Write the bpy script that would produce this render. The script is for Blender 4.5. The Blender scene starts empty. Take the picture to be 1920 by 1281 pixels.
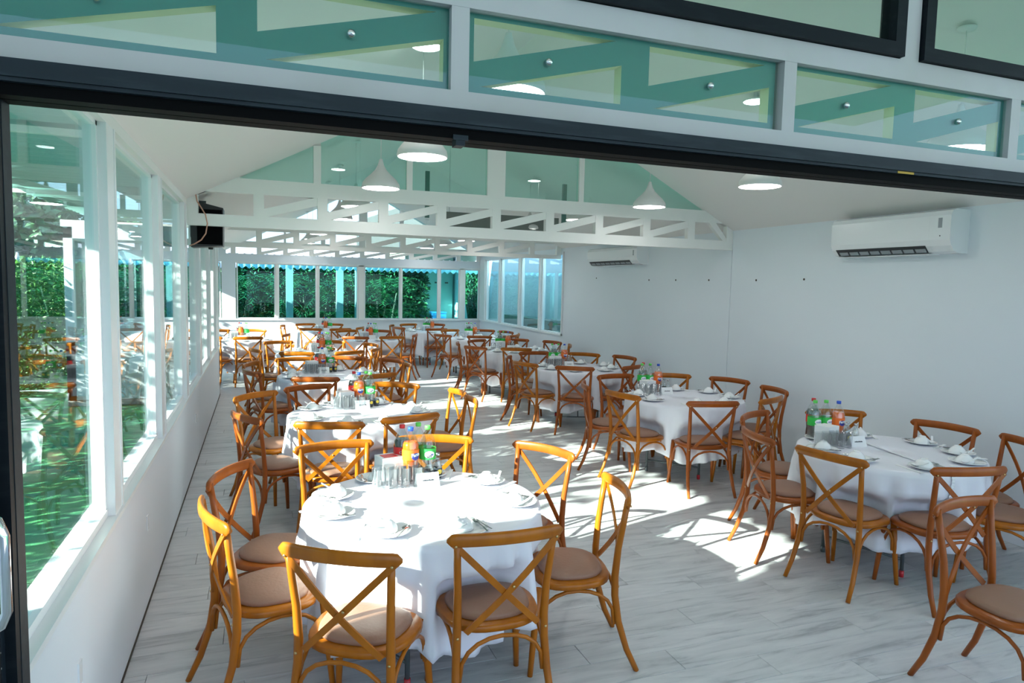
import bpy, math, random
from mathutils import Vector, Matrix
random.seed(7)
SC = bpy.context.scene
COL = SC.collection
PI = math.pi

# ------------------------------------------------------------------ camera
cam = bpy.data.cameras.new('camera')
camo = bpy.data.objects.new('camera', cam)
COL.objects.link(camo)
cam.sensor_width = 36.0
cam.lens = 24.124
cam.clip_start = 0.05
cam.clip_end = 300
camo.matrix_world = Matrix(((0.9386, 0.0071, -0.3449, 0.0),
                            (-0.3443, 0.0848, -0.9350, 0.0),
                            (0.0226, 0.9964, 0.0820, 1.9),
                            (0, 0, 0, 1)))
SC.camera = camo

# ------------------------------------------------------------------ world, sun, exposure
w = bpy.data.worlds.new('sky')
SC.world = w
w.use_nodes = True
nt = w.node_tree
nt.nodes.clear()
wo = nt.nodes.new('ShaderNodeOutputWorld')
bg = nt.nodes.new('ShaderNodeBackground')
tc = nt.nodes.new('ShaderNodeTexCoord')
sp = nt.nodes.new('ShaderNodeSeparateXYZ')
cr = nt.nodes.new('ShaderNodeValToRGB')
nt.links.new(tc.outputs['Generated'], sp.inputs[0])
nt.links.new(sp.outputs['Z'], cr.inputs[0])
nt.links.new(cr.outputs[0], bg.inputs[0])
nt.links.new(bg.outputs[0], wo.inputs[0])
cr.color_ramp.elements[0].position = 0.0
cr.color_ramp.elements[0].color = (0.76, 0.87, 1.0, 1)
cr.color_ramp.elements[1].position = 0.75
cr.color_ramp.elements[1].color = (0.26, 0.52, 0.98, 1)
bg.inputs[1].default_value = 1.9
sl = bpy.data.lights.new('sun', 'SUN')
sl.energy = 29.0
sl.angle = math.radians(0.53)
sl.color = (1.0, 0.87, 0.74)
so = bpy.data.objects.new('sun', sl)
COL.objects.link(so)
so.rotation_euler = Vector((0.956 * 0.918, 0.292 * 0.918, -0.397)).to_track_quat('-Z', 'Y').to_euler()
SC.view_settings.view_transform = 'Standard'
SC.view_settings.look = 'None'
SC.view_settings.exposure = 0.36
SC.view_settings.gamma = 1.0
SC.view_settings.use_curve_mapping = False

# ------------------------------------------------------------------ materials
def mat(name, col, rough=0.5, metal=0.0, var=None, bump=None, emit=None, spec=0.5, coat=0.0, trans=0.0):
    m = bpy.data.materials.new(name)
    m.use_nodes = True
    n = m.node_tree
    b = n.nodes['Principled BSDF']
    b.inputs['Base Color'].default_value = (*col, 1)
    b.inputs['Roughness'].default_value = rough
    b.inputs['Metallic'].default_value = metal
    b.inputs['Specular IOR Level'].default_value = spec
    b.inputs['Coat Weight'].default_value = coat
    b.inputs['Coat Roughness'].default_value = 0.15
    if trans:
        b.inputs['Transmission Weight'].default_value = trans
    if emit:
        b.inputs['Emission Color'].default_value = (*emit[0], 1)
        b.inputs['Emission Strength'].default_value = emit[1]
    if var:                      # (colour2, scale xyz, contrast low, contrast high)
        g = n.nodes.new('ShaderNodeTexCoord')
        mp = n.nodes.new('ShaderNodeMapping')
        mp.inputs['Scale'].default_value = var[1]
        nz = n.nodes.new('ShaderNodeTexNoise')
        nz.inputs['Scale'].default_value = 1.0
        nz.inputs['Detail'].default_value = 4.0
        mr = n.nodes.new('ShaderNodeMapRange')
        mr.inputs[1].default_value = var[2]
        mr.inputs[2].default_value = var[3]
        mx = n.nodes.new('ShaderNodeMix')
        mx.data_type = 'RGBA'
        n.links.new(g.outputs['Object'], mp.inputs[0])
        n.links.new(mp.outputs[0], nz.inputs[0])
        n.links.new(nz.outputs[0], mr.inputs[0])
        n.links.new(mr.outputs[0], mx.inputs[0])
        mx.inputs[6].default_value = (*col, 1)
        mx.inputs[7].default_value = (*var[0], 1)
        n.links.new(mx.outputs[2], b.inputs['Base Color'])
    if bump:
        nz2 = n.nodes.new('ShaderNodeTexNoise')
        nz2.inputs['Scale'].default_value = bump[0]
        bp = n.nodes.new('ShaderNodeBump')
        bp.inputs['Strength'].default_value = bump[1]
        bp.inputs['Distance'].default_value = 0.01
        g2 = n.nodes.new('ShaderNodeTexCoord')
        n.links.new(g2.outputs['Object'], nz2.inputs[0])
        n.links.new(nz2.outputs[0], bp.inputs['Height'])
        n.links.new(bp.outputs[0], b.inputs['Normal'])
    return m

def glass_mat(name, tint, ior=1.5, rough=0.0, extra=0.0):
    """window and bottle glass: Fresnel mix of clear tinted transmission and mirror reflection"""
    m = bpy.data.materials.new(name)
    m.use_nodes = True
    n = m.node_tree
    n.nodes.clear()
    o = n.nodes.new('ShaderNodeOutputMaterial')
    t = n.nodes.new('ShaderNodeBsdfTransparent')
    t.inputs[0].default_value = (*tint, 1)
    g = n.nodes.new('ShaderNodeBsdfGlossy')
    g.inputs[0].default_value = (1, 1, 1, 1)
    g.inputs['Roughness'].default_value = rough
    f = n.nodes.new('ShaderNodeFresnel')
    # same reflectance on both faces of a thin pane: the node inverts the index on back faces
    ge = n.nodes.new('ShaderNodeNewGeometry')
    ma = n.nodes.new('ShaderNodeMath')
    ma.operation = 'MULTIPLY_ADD'
    ma.inputs[1].default_value = 1.0 / ior - ior
    ma.inputs[2].default_value = ior
    n.links.new(ge.outputs['Backfacing'], ma.inputs[0])
    n.links.new(ma.outputs[0], f.inputs[0])
    fac = f.outputs[0]
    if extra:
        a = n.nodes.new('ShaderNodeMath')
        a.operation = 'ADD'
        a.use_clamp = True
        a.inputs[1].default_value = extra
        n.links.new(f.outputs[0], a.inputs[0])
        fac = a.outputs[0]
    mx = n.nodes.new('ShaderNodeMixShader')
    n.links.new(fac, mx.inputs[0])
    n.links.new(t.outputs[0], mx.inputs[1])
    n.links.new(g.outputs[0], mx.inputs[2])
    n.links.new(mx.outputs[0], o.inputs[0])
    return m

M = {}
M['wall'] = mat('painted_wall', (0.75, 0.80, 0.86), 0.55, var=((0.73, 0.78, 0.84), (0.5, 0.5, 0.5), 0.4, 0.7))
M['ceiling'] = mat('ceiling_board', (0.82, 0.79, 0.775), 0.7)
M['white_metal'] = mat('white_steel', (0.82, 0.82, 0.80), 0.4)
M['frame'] = mat('white_aluminium', (0.80, 0.83, 0.85), 0.3)
M['grey_beam'] = mat('greyish_painted_beam', (0.43, 0.42, 0.44), 0.6, spec=0.25, var=((0.39, 0.38, 0.38), (3, 3, 3), 0.45, 0.75))
M['black'] = mat('black_aluminium', (0.004, 0.007, 0.011), 0.5, spec=0.12, var=((0.010, 0.014, 0.018), (8, 60, 60), 0.5, 0.8))
M['black_deep'] = mat('black_track', (0.0015, 0.0015, 0.002), 0.6, spec=0.05)
M['slate'] = mat('dark_slate_aluminium', (0.011, 0.018, 0.026), 0.5, spec=0.18, var=((0.02, 0.03, 0.04), (6, 40, 40), 0.5, 0.75))
M['teal_glass_tint'] = mat('teal_glass_tint', (0.042, 0.175, 0.185), 0.5)  # glass tint and shade put into the colour of the truss faces
M['cream'] = mat('cream_edge', (0.72, 0.70, 0.48), 0.6)
M['pane'] = glass_mat('window_glass', (0.80, 0.92, 0.925), 1.28, extra=0.015)
M['pane_tint'] = glass_mat('teal_glass', (0.46, 0.86, 0.87), 1.25, extra=0.0)
M['pane_gable'] = glass_mat('teal_gable_glass', (0.73, 0.97, 0.92), 1.5, extra=0.05)
M['pane_right'] = glass_mat('cyan_glass', (0.82, 0.95, 0.965), 1.45, extra=0.02)
M['pane_head'] = glass_mat('pale_teal_glass', (0.82, 0.94, 0.905), 1.4)
M['clear'] = glass_mat('clear_glass', (0.90, 0.94, 0.94), 1.45, extra=0.08)
M['clear_dark'] = glass_mat('tumbler_glass', (0.90, 0.92, 0.93), 1.45, extra=0.03)
M['wood'] = mat('amber_wood', (0.42, 0.125, 0.005), 0.33, coat=0.12, spec=0.28, var=((0.30, 0.084, 0.004), (14, 14, 3), 0.35, 0.7))
M['wood_red'] = mat('reddish_wood', (0.34, 0.082, 0.009), 0.33, coat=0.12, spec=0.28, var=((0.25, 0.055, 0.006), (14, 14, 3), 0.35, 0.7))
M['cushion'] = mat('brown_leatherette', (0.29, 0.150, 0.100), 0.5, bump=(60, 0.15))
M['brass'] = mat('brass_screw', (0.6, 0.42, 0.2), 0.35, 0.9)
M['cloth'] = mat('white_satin_cloth', (0.80, 0.80, 0.88), 0.45, spec=0.5)
M['ribbon'] = mat('satin_trim', (0.86, 0.87, 0.91), 0.22, spec=0.7)
M['steel'] = mat('grey_steel', (0.13, 0.15, 0.16), 0.4, 0.4)
M['red_cap'] = mat('red_plastic', (0.55, 0.02, 0.03), 0.35)
M['blue_cap'] = mat('blue_plastic', (0.02, 0.09, 0.55), 0.35)
M['green_cap'] = mat('green_plastic', (0.12, 0.62, 0.10), 0.35)
M['porcelain'] = mat('white_porcelain', (0.85, 0.86, 0.87), 0.15)
M['cutlery'] = mat('stainless_steel', (0.55, 0.56, 0.57), 0.18, 1.0)
M['paper'] = mat('white_paper', (0.84, 0.85, 0.86), 0.8)
M['orange'] = mat('orange_soda', (0.90, 0.15, 0.004), 0.15, coat=0.3)
M['cola'] = mat('cola', (0.04, 0.015, 0.01), 0.1, coat=0.6)
M['green_label'] = mat('green_label', (0.03, 0.48, 0.07), 0.4)
M['orange_label'] = mat('orange_label', (0.90, 0.16, 0.015), 0.4)
M['red_label'] = mat('red_label', (0.65, 0.03, 0.03), 0.4)
M['white_print'] = mat('white_print', (0.85, 0.86, 0.88), 0.5)
M['blue_print'] = mat('blue_print', (0.04, 0.05, 0.35), 0.5)
M['dark_print'] = mat('dark_print', (0.03, 0.035, 0.05), 0.6)
M['yellow_print'] = mat('yellow_print', (0.75, 0.55, 0.05), 0.5)
M['sauce'] = mat('dark_sauce', (0.03, 0.02, 0.012), 0.15)
M['lamp'] = mat('white_enamel', (0.78, 0.77, 0.76), 0.4)
M['glow'] = mat('lamp_diffuser', (1, 1, 1), 0.5, emit=((1.0, 0.98, 0.95), 16.0))
M['plastic'] = mat('white_plastic', (0.80, 0.82, 0.85), 0.22, spec=0.6)
M['vent_dark'] = mat('vent_dark', (0.03, 0.035, 0.04), 0.5)
M['vent_grey'] = mat('vent_grey', (0.30, 0.33, 0.36), 0.45)
M['speaker'] = mat('black_speaker', (0.014, 0.014, 0.016), 0.45)
M['cable'] = mat('copper_cable', (0.55, 0.28, 0.20), 0.45)
M['chrome'] = mat('chrome', (0.75, 0.76, 0.78), 0.08, 1.0)
M['dirt'] = mat('dark_dirt', (0.06, 0.05, 0.04), 0.9)
M['stain'] = mat('yellow_stain', (0.45, 0.28, 0.05), 0.8)
M['grass'] = mat('artificial_grass', (0.05, 0.30, 0.15), 0.9, var=((0.08, 0.38, 0.14), (2, 2, 2), 0.4, 0.6), bump=(90, 0.8))
M['leaf'] = mat('green_leaves', (0.022, 0.12, 0.028), 0.5, var=((0.08, 0.24, 0.04), (2.5, 2.5, 2.5), 0.4, 0.62))
M['leaf_dark'] = mat('dark_green_leaves', (0.012, 0.07, 0.03), 0.55, var=((0.03, 0.14, 0.04), (2, 2, 2), 0.42, 0.62))
M['bark'] = mat('bark', (0.18, 0.14, 0.10), 0.9)
M['concrete'] = mat('grey_paving', (0.40, 0.40, 0.39), 0.8, var=((0.33, 0.33, 0.32), (1.2, 1.2, 1.2), 0.4, 0.65))
M['cyan_wall'] = mat('pale_cyan_render', (0.68, 0.86, 0.90), 0.7)
M['awning'] = mat('white_corrugated_sheet', (0.72, 0.74, 0.78), 0.45)
def translucent(m, k):
    n = m.node_tree
    b = n.nodes['Principled BSDF']
    o = n.nodes['Material Output']
    t = n.nodes.new('ShaderNodeBsdfTranslucent')
    t.inputs[0].default_value = (0.85, 0.93, 0.97, 1)
    x = n.nodes.new('ShaderNodeMixShader')
    x.inputs[0].default_value = k
    n.links.new(b.outputs[0], x.inputs[1]); n.links.new(t.outputs[0], x.inputs[2]); n.links.new(x.outputs[0], o.inputs[0])
M['sheet'] = mat('translucent_roof_sheet', (0.72, 0.76, 0.78), 0.4)
translucent(M['sheet'], 0.8)
M['sheet_teal'] = mat('teal_roof_sheet', (0.20, 0.42, 0.40), 0.4)
translucent(M['sheet_teal'], 0.05)
M['pavilion'] = mat('pale_teal_render', (0.26, 0.42, 0.40), 0.7)
M['crate_blue'] = mat('blue_plastic_crate', (0.05, 0.28, 0.65), 0.4)
M['green_box'] = mat('grey_green_paint', (0.09, 0.20, 0.18), 0.6)
M['roofgrey'] = mat('grey_roof', (0.20, 0.22, 0.21), 0.7)

def floor_mat():
    m = bpy.data.materials.new('whitewashed_laminate')
    m.use_nodes = True
    n = m.node_tree
    b = n.nodes['Principled BSDF']
    b.inputs['Roughness'].default_value = 0.34
    b.inputs['Specular IOR Level'].default_value = 0.45
    geo = n.nodes.new('ShaderNodeNewGeometry')
    mp = n.nodes.new('ShaderNodeMapping')
    mp.inputs['Scale'].default_value = (1.6, 11.0, 1.0)
    oi = n.nodes.new('ShaderNodeObjectInfo')
    sc = n.nodes.new('ShaderNodeVectorMath')
    sc.operation = 'SCALE'
    sc.inputs[3].default_value = 7.0
    add = n.nodes.new('ShaderNodeVectorMath')
    add.operation = 'ADD'
    n.links.new(geo.outputs['Position'], mp.inputs[0])
    n.links.new(oi.outputs['Location'], sc.inputs[0])
    n.links.new(mp.outputs[0], add.inputs[0])
    n.links.new(sc.outputs[0], add.inputs[1])
    nz = n.nodes.new('ShaderNodeTexNoise')
    nz.inputs['Scale'].default_value = 1.3
    nz.inputs['Detail'].default_value = 7.0
    nz.inputs['Roughness'].default_value = 0.62
    nz.inputs['Distortion'].default_value = 0.8
    n.links.new(add.outputs[0], nz.inputs[0])
    r = n.nodes.new('ShaderNodeValToRGB')
    e = r.color_ramp.elements
    e[0].position = 0.30
    e[0].color = (0.34, 0.35, 0.38, 1)
    e[1].position = 0.62
    e[1].color = (0.65, 0.65, 0.67, 1)
    k = r.color_ramp.elements.new(0.45)
    k.color = (0.56, 0.565, 0.59, 1)
    n.links.new(nz.outputs[0], r.inputs[0])
    mx = n.nodes.new('ShaderNodeMix')
    mx.data_type = 'RGBA'
    mx.blend_type = 'MULTIPLY'
    mr = n.nodes.new('ShaderNodeMapRange')
    mr.inputs[3].default_value = 0.92
    mr.inputs[4].default_value = 1.05
    n.links.new(oi.outputs['Random'], mr.inputs[0])
    mx.inputs[0].default_value = 1.0
    n.links.new(r.outputs[0], mx.inputs[6])
    n.links.new(mr.outputs[0], mx.inputs[7])
    n.links.new(mx.outputs[2], b.inputs['Base Color'])
    return m
M['floor'] = floor_mat()

# ------------------------------------------------------------------ mesh helpers
class MB:
    def __init__(s):
        s.v = []; s.f = []; s.m = []; s.sm = []
    def add(s, vs, fs, mi=0, smooth=False):
        o = len(s.v)
        s.v += [tuple(p) for p in vs]
        for f in fs:
            s.f.append(tuple(i + o for i in f)); s.m.append(mi); s.sm.append(smooth)
        return s
    def box(s, x0, x1, y0, y1, z0, z1, mi=0):
        v = [(x0, y0, z0), (x1, y0, z0), (x1, y1, z0), (x0, y1, z0), (x0, y0, z1), (x1, y0, z1), (x1, y1, z1), (x0, y1, z1)]
        return s.add(v, [(0, 3, 2, 1), (4, 5, 6, 7), (0, 1, 5, 4), (1, 2, 6, 5), (2, 3, 7, 6), (3, 0, 4, 7)], mi)
    def prism(s, poly, y0, y1, mi=0, side=None):
        """polygon in XZ (counter-clockwise seen from -Y) pushed from y0 to y1"""
        n = len(poly)
        v = [(x, y0, z) for x, z in poly] + [(x, y1, z) for x, z in poly]
        s.add(v, [tuple(range(n)), tuple(range(2 * n - 1, n - 1, -1))], mi)
        o = len(s.v) - 2 * n
        for i in range(n):
            j = (i + 1) % n
            s.f.append((o + i, o + n + i, o + n + j, o + j)); s.m.append(mi if side is None else side); s.sm.append(False)
        return s
    def tube(s, pts, r, n=8, mi=0, cap=True, flat=1.0, up=None):
        """round bar along pts; r number or list; flat squashes the section"""
        P = [Vector(p) for p in pts]
        rr = r if isinstance(r, (list, tuple)) else [r] * len(P)
        o = len(s.v); prev = None
        for i, p in enumerate(P):
            d = (P[min(i + 1, len(P) - 1)] - P[max(i - 1, 0)]).normalized()
            if prev is None:
                a = Vector(up) if up else (Vector((0, 0, 1)) if abs(d.z) < 0.9 else Vector((1, 0, 0)))
            else:
                a = prev
            a = (a - d * a.dot(d)).normalized(); b = d.cross(a); prev = a
            for k in range(n):
                t = 2 * PI * (k + 0.5) / n
                q = p + a * math.cos(t) * rr[i] + b * math.sin(t) * rr[i] * flat
                s.v.append(tuple(q))
        for i in range(len(P) - 1):
            for k in range(n):
                k2 = (k + 1) % n
                s.f.append((o + i * n + k, o + i * n + k2, o + (i + 1) * n + k2, o + (i + 1) * n + k)); s.m.append(mi); s.sm.append(n > 4)
        if cap:
            s.f.append(tuple(o + k for k in range(n - 1, -1, -1))); s.m.append(mi); s.sm.append(False)
            e = o + (len(P) - 1) * n
            s.f.append(tuple(e + k for k in range(n))); s.m.append(mi); s.sm.append(False)
        return s
    def strip(s, pts, wdir, w, tdir, t, mi=0):
        """flat bar: rectangular section w along wdir, t along tdir"""
        o = len(s.v); W = Vector(wdir).normalized() * w / 2
        n = len(pts)
        for i, p in enumerate(pts):
            p = Vector(p)
            T = Vector(tdir).normalized() * t / 2
            Wd = W if not callable(wdir) else W
            for a, b in ((-1, -1), (1, -1), (1, 1), (-1, 1)):
                s.v.append(tuple(p + Wd * a + T * b))
        for i in range(n - 1):
            for k in range(4):
                k2 = (k + 1) % 4
                s.f.append((o + i * 4 + k, o + i * 4 + k2, o + i * 4 + 4 + k2, o + i * 4 + 4 + k)); s.m.append(mi); s.sm.append(False)
        s.f.append((o + 3, o + 2, o + 1, o)); s.m.append(mi); s.sm.append(False)
        e = o + (n - 1) * 4
        s.f.append((e, e + 1, e + 2, e + 3)); s.m.append(mi); s.sm.append(False)
        return s
    def lathe(s, prof, n=20, c=(0, 0, 0), mi=0, smooth=True, capb=True, capt=True):
        o = len(s.v); m = len(prof)
        for r, z in prof:
            for k in range(n):
                t = 2 * PI * k / n
                s.v.append((c[0] + r * math.cos(t), c[1] + r * math.sin(t), c[2] + z))
        for i in range(m - 1):
            for k in range(n):
                k2 = (k + 1) % n
                s.f.append((o + i * n + k, o + i * n + k2, o + (i + 1) * n + k2, o + (i + 1) * n + k)); s.m.append(mi); s.sm.append(smooth)
        if capb and prof[0][0] > 1e-5:
            s.f.append(tuple(o + k for k in range(n - 1, -1, -1))); s.m.append(mi); s.sm.append(False)
        if capt and prof[-1][0] > 1e-5:
            e = o + (m - 1) * n
            s.f.append(tuple(e + k for k in range(n))); s.m.append(mi); s.sm.append(False)
        return s
    def mesh(s, name, mats):
        me = bpy.data.meshes.new(name)
        me.from_pydata(s.v, [], s.f)
        for k in (mats if isinstance(mats, (list, tuple)) else [mats]):
            me.materials.append(M[k] if isinstance(k, str) else k)
        me.polygons.foreach_set('material_index', s.m)
        me.polygons.foreach_set('use_smooth', s.sm)
        me.update()
        return me

def obj(name, me, mats=None, parent=None, loc=(0, 0, 0), rz=0.0):
    if isinstance(me, MB):
        me = me.mesh(name, mats)
    o = bpy.data.objects.new(name, me)
    COL.objects.link(o)
    o.location = loc
    if rz:
        o.rotation_euler = (0, 0, rz)
    if parent:
        o.parent = parent
    return o
def empty(name, loc=(0, 0, 0), rz=0.0):
    o = bpy.data.objects.new(name, None)
    o.empty_display_size = 0.1
    COL.objects.link(o)
    o.location = loc
    o.rotation_euler = (0, 0, rz)
    return o
def tag(o, label=None, cat=None, group=None, kind=None):
    if label: o['label'] = label
    if cat: o['category'] = cat
    if group: o['group'] = group
    if kind: o['kind'] = kind
    return o
def thing(name, label, cat, loc=(0, 0, 0), rz=0.0, group=None):
    return tag(empty(name, loc, rz), label, cat, group)
def struct(name, mb, mats, label=None, parent=None):
    o = obj(name, mb, mats, parent)
    return tag(o, label, None, None, None if parent else 'structure')
def copy_tree(o, parent=None):
    c = o.copy()
    COL.objects.link(c)
    c.parent = parent
    for ch in list(KIDS.get(o.name, [])):
        copy_tree(ch, c)
    return c
KIDS = {}
def remember(o, kids):
    KIDS[o.name] = kids

# ------------------------------------------------------------------ setting
XL, XR, Y0, YA, YB, YF = -0.62, 5.43, 1.93, 7.01, 12.1, 17.2
EAVE, SL = 2.62, 0.52
XM = (XL + XR) / 2
def zc(x):
    return EAVE + SL * (min(x, 2 * XM - x) - XL)

struct('floor', MB().box(XL - 0.12, XR + 0.12, Y0 - 0.1, YF + 0.12, -0.09, -0.010).box(XL - 2.12, XL - 0.12, YB - 0.12, YF + 0.12, -0.09, -0.010), 'concrete', 'whitewashed grey plank laminate floor of the dining hall')
floor = bpy.data.objects['floor']
PL, PW, G = 1.2, 0.19, 0.0025
pm = {}
def plank_mesh(l):
    k = round(l, 3)
    if k not in pm:
        b = 0.0012
        v = [(0, 0, -0.01), (l, 0, -0.01), (l, PW - G, -0.01), (0, PW - G, -0.01),
             (0, 0, -b), (l, 0, -b), (l, PW - G, -b), (0, PW - G, -b),
             (b, b, 0), (l - b, b, 0), (l - b, PW - G - b, 0), (b, PW - G - b, 0)]
        f = [(0, 3, 2, 1), (8, 9, 10, 11)]
        for i in range(4):
            j = (i + 1) % 4
            f += [(i, j, 4 + j, 4 + i), (4 + i, 4 + j, 8 + j, 8 + i)]
        pm[k] = MB().add(v, f).mesh('plank', 'floor')
    return pm[k]
planks = []
row = 0
y = Y0 - 0.1
while y < YF:
    x0 = XL if y < YB else XL - 2.0
    off = (row * 0.437) % PL
    x = x0
    first = PL - off
    while x < XR - 0.01:
        l = min(first if x == x0 else PL, XR - x)
        if l > 0.04:
            planks.append((x, y, l - G))
        x += (first if x == x0 else PL)
    y += PW; row += 1
planks.sort(key=lambda p: math.hypot(p[0] + p[2] / 2, p[1]))
for x, y, l in planks[:298]:
    obj('plank', plank_mesh(l), None, floor, (x, y, 0))
far = MB()
for x, y, l in planks[298:]:
    far.box(x, x + l, y, y + PW - G, -0.01, 0)
tag(obj('floor_planks', far, 'floor', floor), None, None, None, 'stuff')

# outside ground
struct('ground', MB().box(-40, 40, -12, 60, -0.30, -0.10), 'grass', 'green artificial lawn around the building')
struct('terrace', MB().box(-3.2, 8.5, -6.0, Y0 - 0.1, -0.10, -0.003), 'concrete', 'grey paved terrace in front of the sliding door')

# ceiling: two slopes
cl = MB()
for sgn in (0, 1):
    xa, xb = (XL - 0.12, XM) if sgn == 0 else (XM, XR + 0.12)
    za, zb = (zc(XL) - 0.12 * SL, zc(XM)) if sgn == 0 else (zc(XM), zc(XL) - 0.12 * SL)
    cl.prism([(xa, za), (xb, zb), (xb, zb + 0.12), (xa, za + 0.12)], Y0 - 0.02, YF + 0.25)
struct('ceiling', cl, 'ceiling', 'sloping off-white gabled ceiling')
cx = MB().box(XL - 2.15, XL - 0.02, YB - 0.12, YF + 0.12, 2.62, 2.72)
struct('ceiling_alcove', cx, 'ceiling', 'flat white ceiling over the far left alcove')

# right wall: panels beside each other, windows at the far end
struct('wall_right', MB().box(XR, XR + 0.12, Y0, YA - 0.004, 0, 2.72)
       .box(XR, XR + 0.12, YA + 0.004, YB - 0.15, 0, 2.72)
       .box(XR + 0.006, XR + 0.12, YA - 0.004, YA + 0.004, 0, 2.72)
       .box(XR, XR + 0.12, YB - 0.15, YF + 0.12, 0, 0.965)
       .box(XR, XR + 0.12, YB - 0.15, YF + 0.12, 2.52, 2.72), 'wall', 'smooth pale blue-white right wall')
sc_ = MB()
for yy, zz in ((8.9, 2.02), (8.2, 2.02), (7.45, 2.02), (6.55, 2.02), (5.8, 2.03), (10.6, 2.05)):
    sc_.lathe([(0.012, 0), (0.012, 0.004)], 8, (0, 0, 0))
    n = 8
    for i in range(len(sc_.v) - 16, len(sc_.v)):
        a = sc_.v[i]
        sc_.v[i] = (XR - 0.001 - a[2], yy + a[0], zz + a[1])
struct('trim_1', sc_, 'dirt', 'small screw heads on the right wall')

# left wall: low wall, ledge, posts, header, panes
low = MB().box(XL - 0.12, XL, Y0 - 0.1, YB, 0, 0.79)
struct('wall_left', low, 'wall', 'low white wall under the left windows')
struct('trim_2', MB().box(XL - 0.14, XL + 0.012, Y0 - 0.1, YB + 0.01, 0.79, 0.815).box(XL - 0.075, XL - 0.03, Y0 - 0.1, YB, 0.815, 0.85), 'frame', 'white aluminium window ledge along the left wall')
struct('trim_3', MB().box(XL - 0.12, XL, Y0 - 0.1, YB, 2.565, 2.66), 'white_metal', 'white header above the left windows')
struct('baseboard_left', MB().box(XL, XL + 0.006, Y0, YB, 0.0, 0.012), 'dirt', 'dark gap line at the foot of the left wall')
postY = [3.56, 5.18, 6.86, 8.40, 9.98, 11.45]
edges = [Y0 - 0.02] + postY + [YB]
for i, py in enumerate(postY):
    po = MB().box(XL - 0.085, XL + 0.0, py - 0.09, py + 0.075, 0.815, 2.565).box(XL - 0.10, XL - 0.085, py - 0.05, py + 0.05, 0.815, 2.565).box(XL - 0.03, XL + 0.004, py + 0.06, py + 0.09, 0.815, 2.565)
    struct('trim_%d' % (4 + i), po, 'frame', 'white window post, number %s from the door along the left wall' % ['one', 'two', 'three', 'four', 'five', 'six'][i])
struct('trim_10', MB().box(XL - 0.12, XL + 0.0, YB - 0.08, YB, 0.0, 2.62), 'frame', 'white end post of the left window wall')
for i in range(len(edges) - 1):
    a, b = edges[i] + (0.075 if i else 0), edges[i + 1] - 0.09
    wn = empty('window_%d' % (i + 1), (0, 0, 0))
    tag(wn, 'tall fixed window, bay %s from the door on the left wall' % ['one', 'two', 'three', 'four', 'five', 'six', 'seven'][i], None, None, 'structure')
    fr = MB()
    for q in ((a, a + 0.025), (b - 0.025, b)):
        fr.box(XL - 0.075, XL - 0.035, q[0], q[1], 0.85, 2.565)
    fr.box(XL - 0.075, XL - 0.035, a, b, 2.545, 2.565)
    obj('frame', fr, 'frame', wn)
    obj('pane', MB().box(XL - 0.058, XL - 0.052, a + 0.02, b - 0.02, 0.845, 2.555), 'pane', wn)

# alcove on the far left
struct('wall_alcove', MB().box(XL - 2.12, XL - 2.0, YB - 0.12, YF, 0, 0.9).box(XL - 2.12, XL - 2.0, YB - 0.12, YF, 2.45, 2.62)
       .box(XL - 2.12, XL - 0.12, YB - 0.12, YB, 0, 0.9).box(XL - 2.12, XL - 0.12, YB - 0.12, YB, 2.45, 2.62)
       .box(XL - 2.12, XL - 2.0, YB - 0.12, YB, 0.9, 2.45).box(XL - 2.12, XL - 2.02, 14.6, 14.7, 0.9, 2.45), 'wall', 'white low wall and posts of the far left alcove')
wn = tag(empty('window_8'), 'side windows of the far left alcove', None, None, 'structure')
obj('pane', MB().box(XL - 2.07, XL - 2.064, YB, YF, 0.9, 2.45), 'pane', wn)
obj('pane', MB().box(XL - 2.0, XL - 0.12, YB - 0.066, YB - 0.06, 0.9, 2.45), 'pane', wn)

# far wall
struct('wall_far', MB().box(XL - 2.12, XR + 0.12, YF, YF + 0.12, 0, 0.955).box(XL - 2.12, XR + 0.12, YF, YF + 0.12, 2.29, 2.48)
       .box(XL - 0.20, XL + 0.10, YF, YF + 0.12, 0.955, 2.29).box(XR - 0.02, XR + 0.12, YF, YF + 0.12, 0.955, 2.29)
       .box(XL - 2.12, XL - 0.10, YF, YF + 0.12, 2.48, 2.62), 'wall', 'white far wall below and above its windows')
struct('trim_11', MB().box(XL - 2.1, XR, YF - 0.035, YF, 0.945, 0.975).box(XL + 0.1, XR, YF - 0.02, YF, 2.27, 2.31), 'frame', 'white sill and head rail of the far windows')
farw = [(-0.50, 0.36, 0), (0.41, 1.30, 0), (1.335, 2.28, 0), (2.43, 3.32, 1), (3.355, 4.31, 1), (4.35, 4.87, 1), (5.0, 5.40, 2), (-2.6, -0.84, 3)]
for i, (a, b, g) in enumerate(farw):
    wn = tag(empty('window_%d' % (9 + i)), 'far wall sliding window pane %s from the left post' % ['first', 'second', 'third', 'fourth', 'fifth', 'sixth', 'last narrow one, seventh', 'in the alcove, zero'][i], None, None, 'structure')
    fr = MB()
    t = 0.03
    fr.box(a, a + t, YF + 0.03, YF + 0.07, 0.975, 2.27).box(b - t, b, YF + 0.03, YF + 0.07, 0.975, 2.27)
    fr.box(a + t, b - t, YF + 0.03, YF + 0.07, 0.965, 1.0).box(a + t, b - t, YF + 0.03, YF + 0.07, 2.25, 2.28)
    obj('frame', fr, 'frame', wn)
    obj('pane', MB().box(a + t, b - t, YF + 0.047, YF + 0.053, 1.0, 2.25), 'pane_tint', wn)
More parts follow.
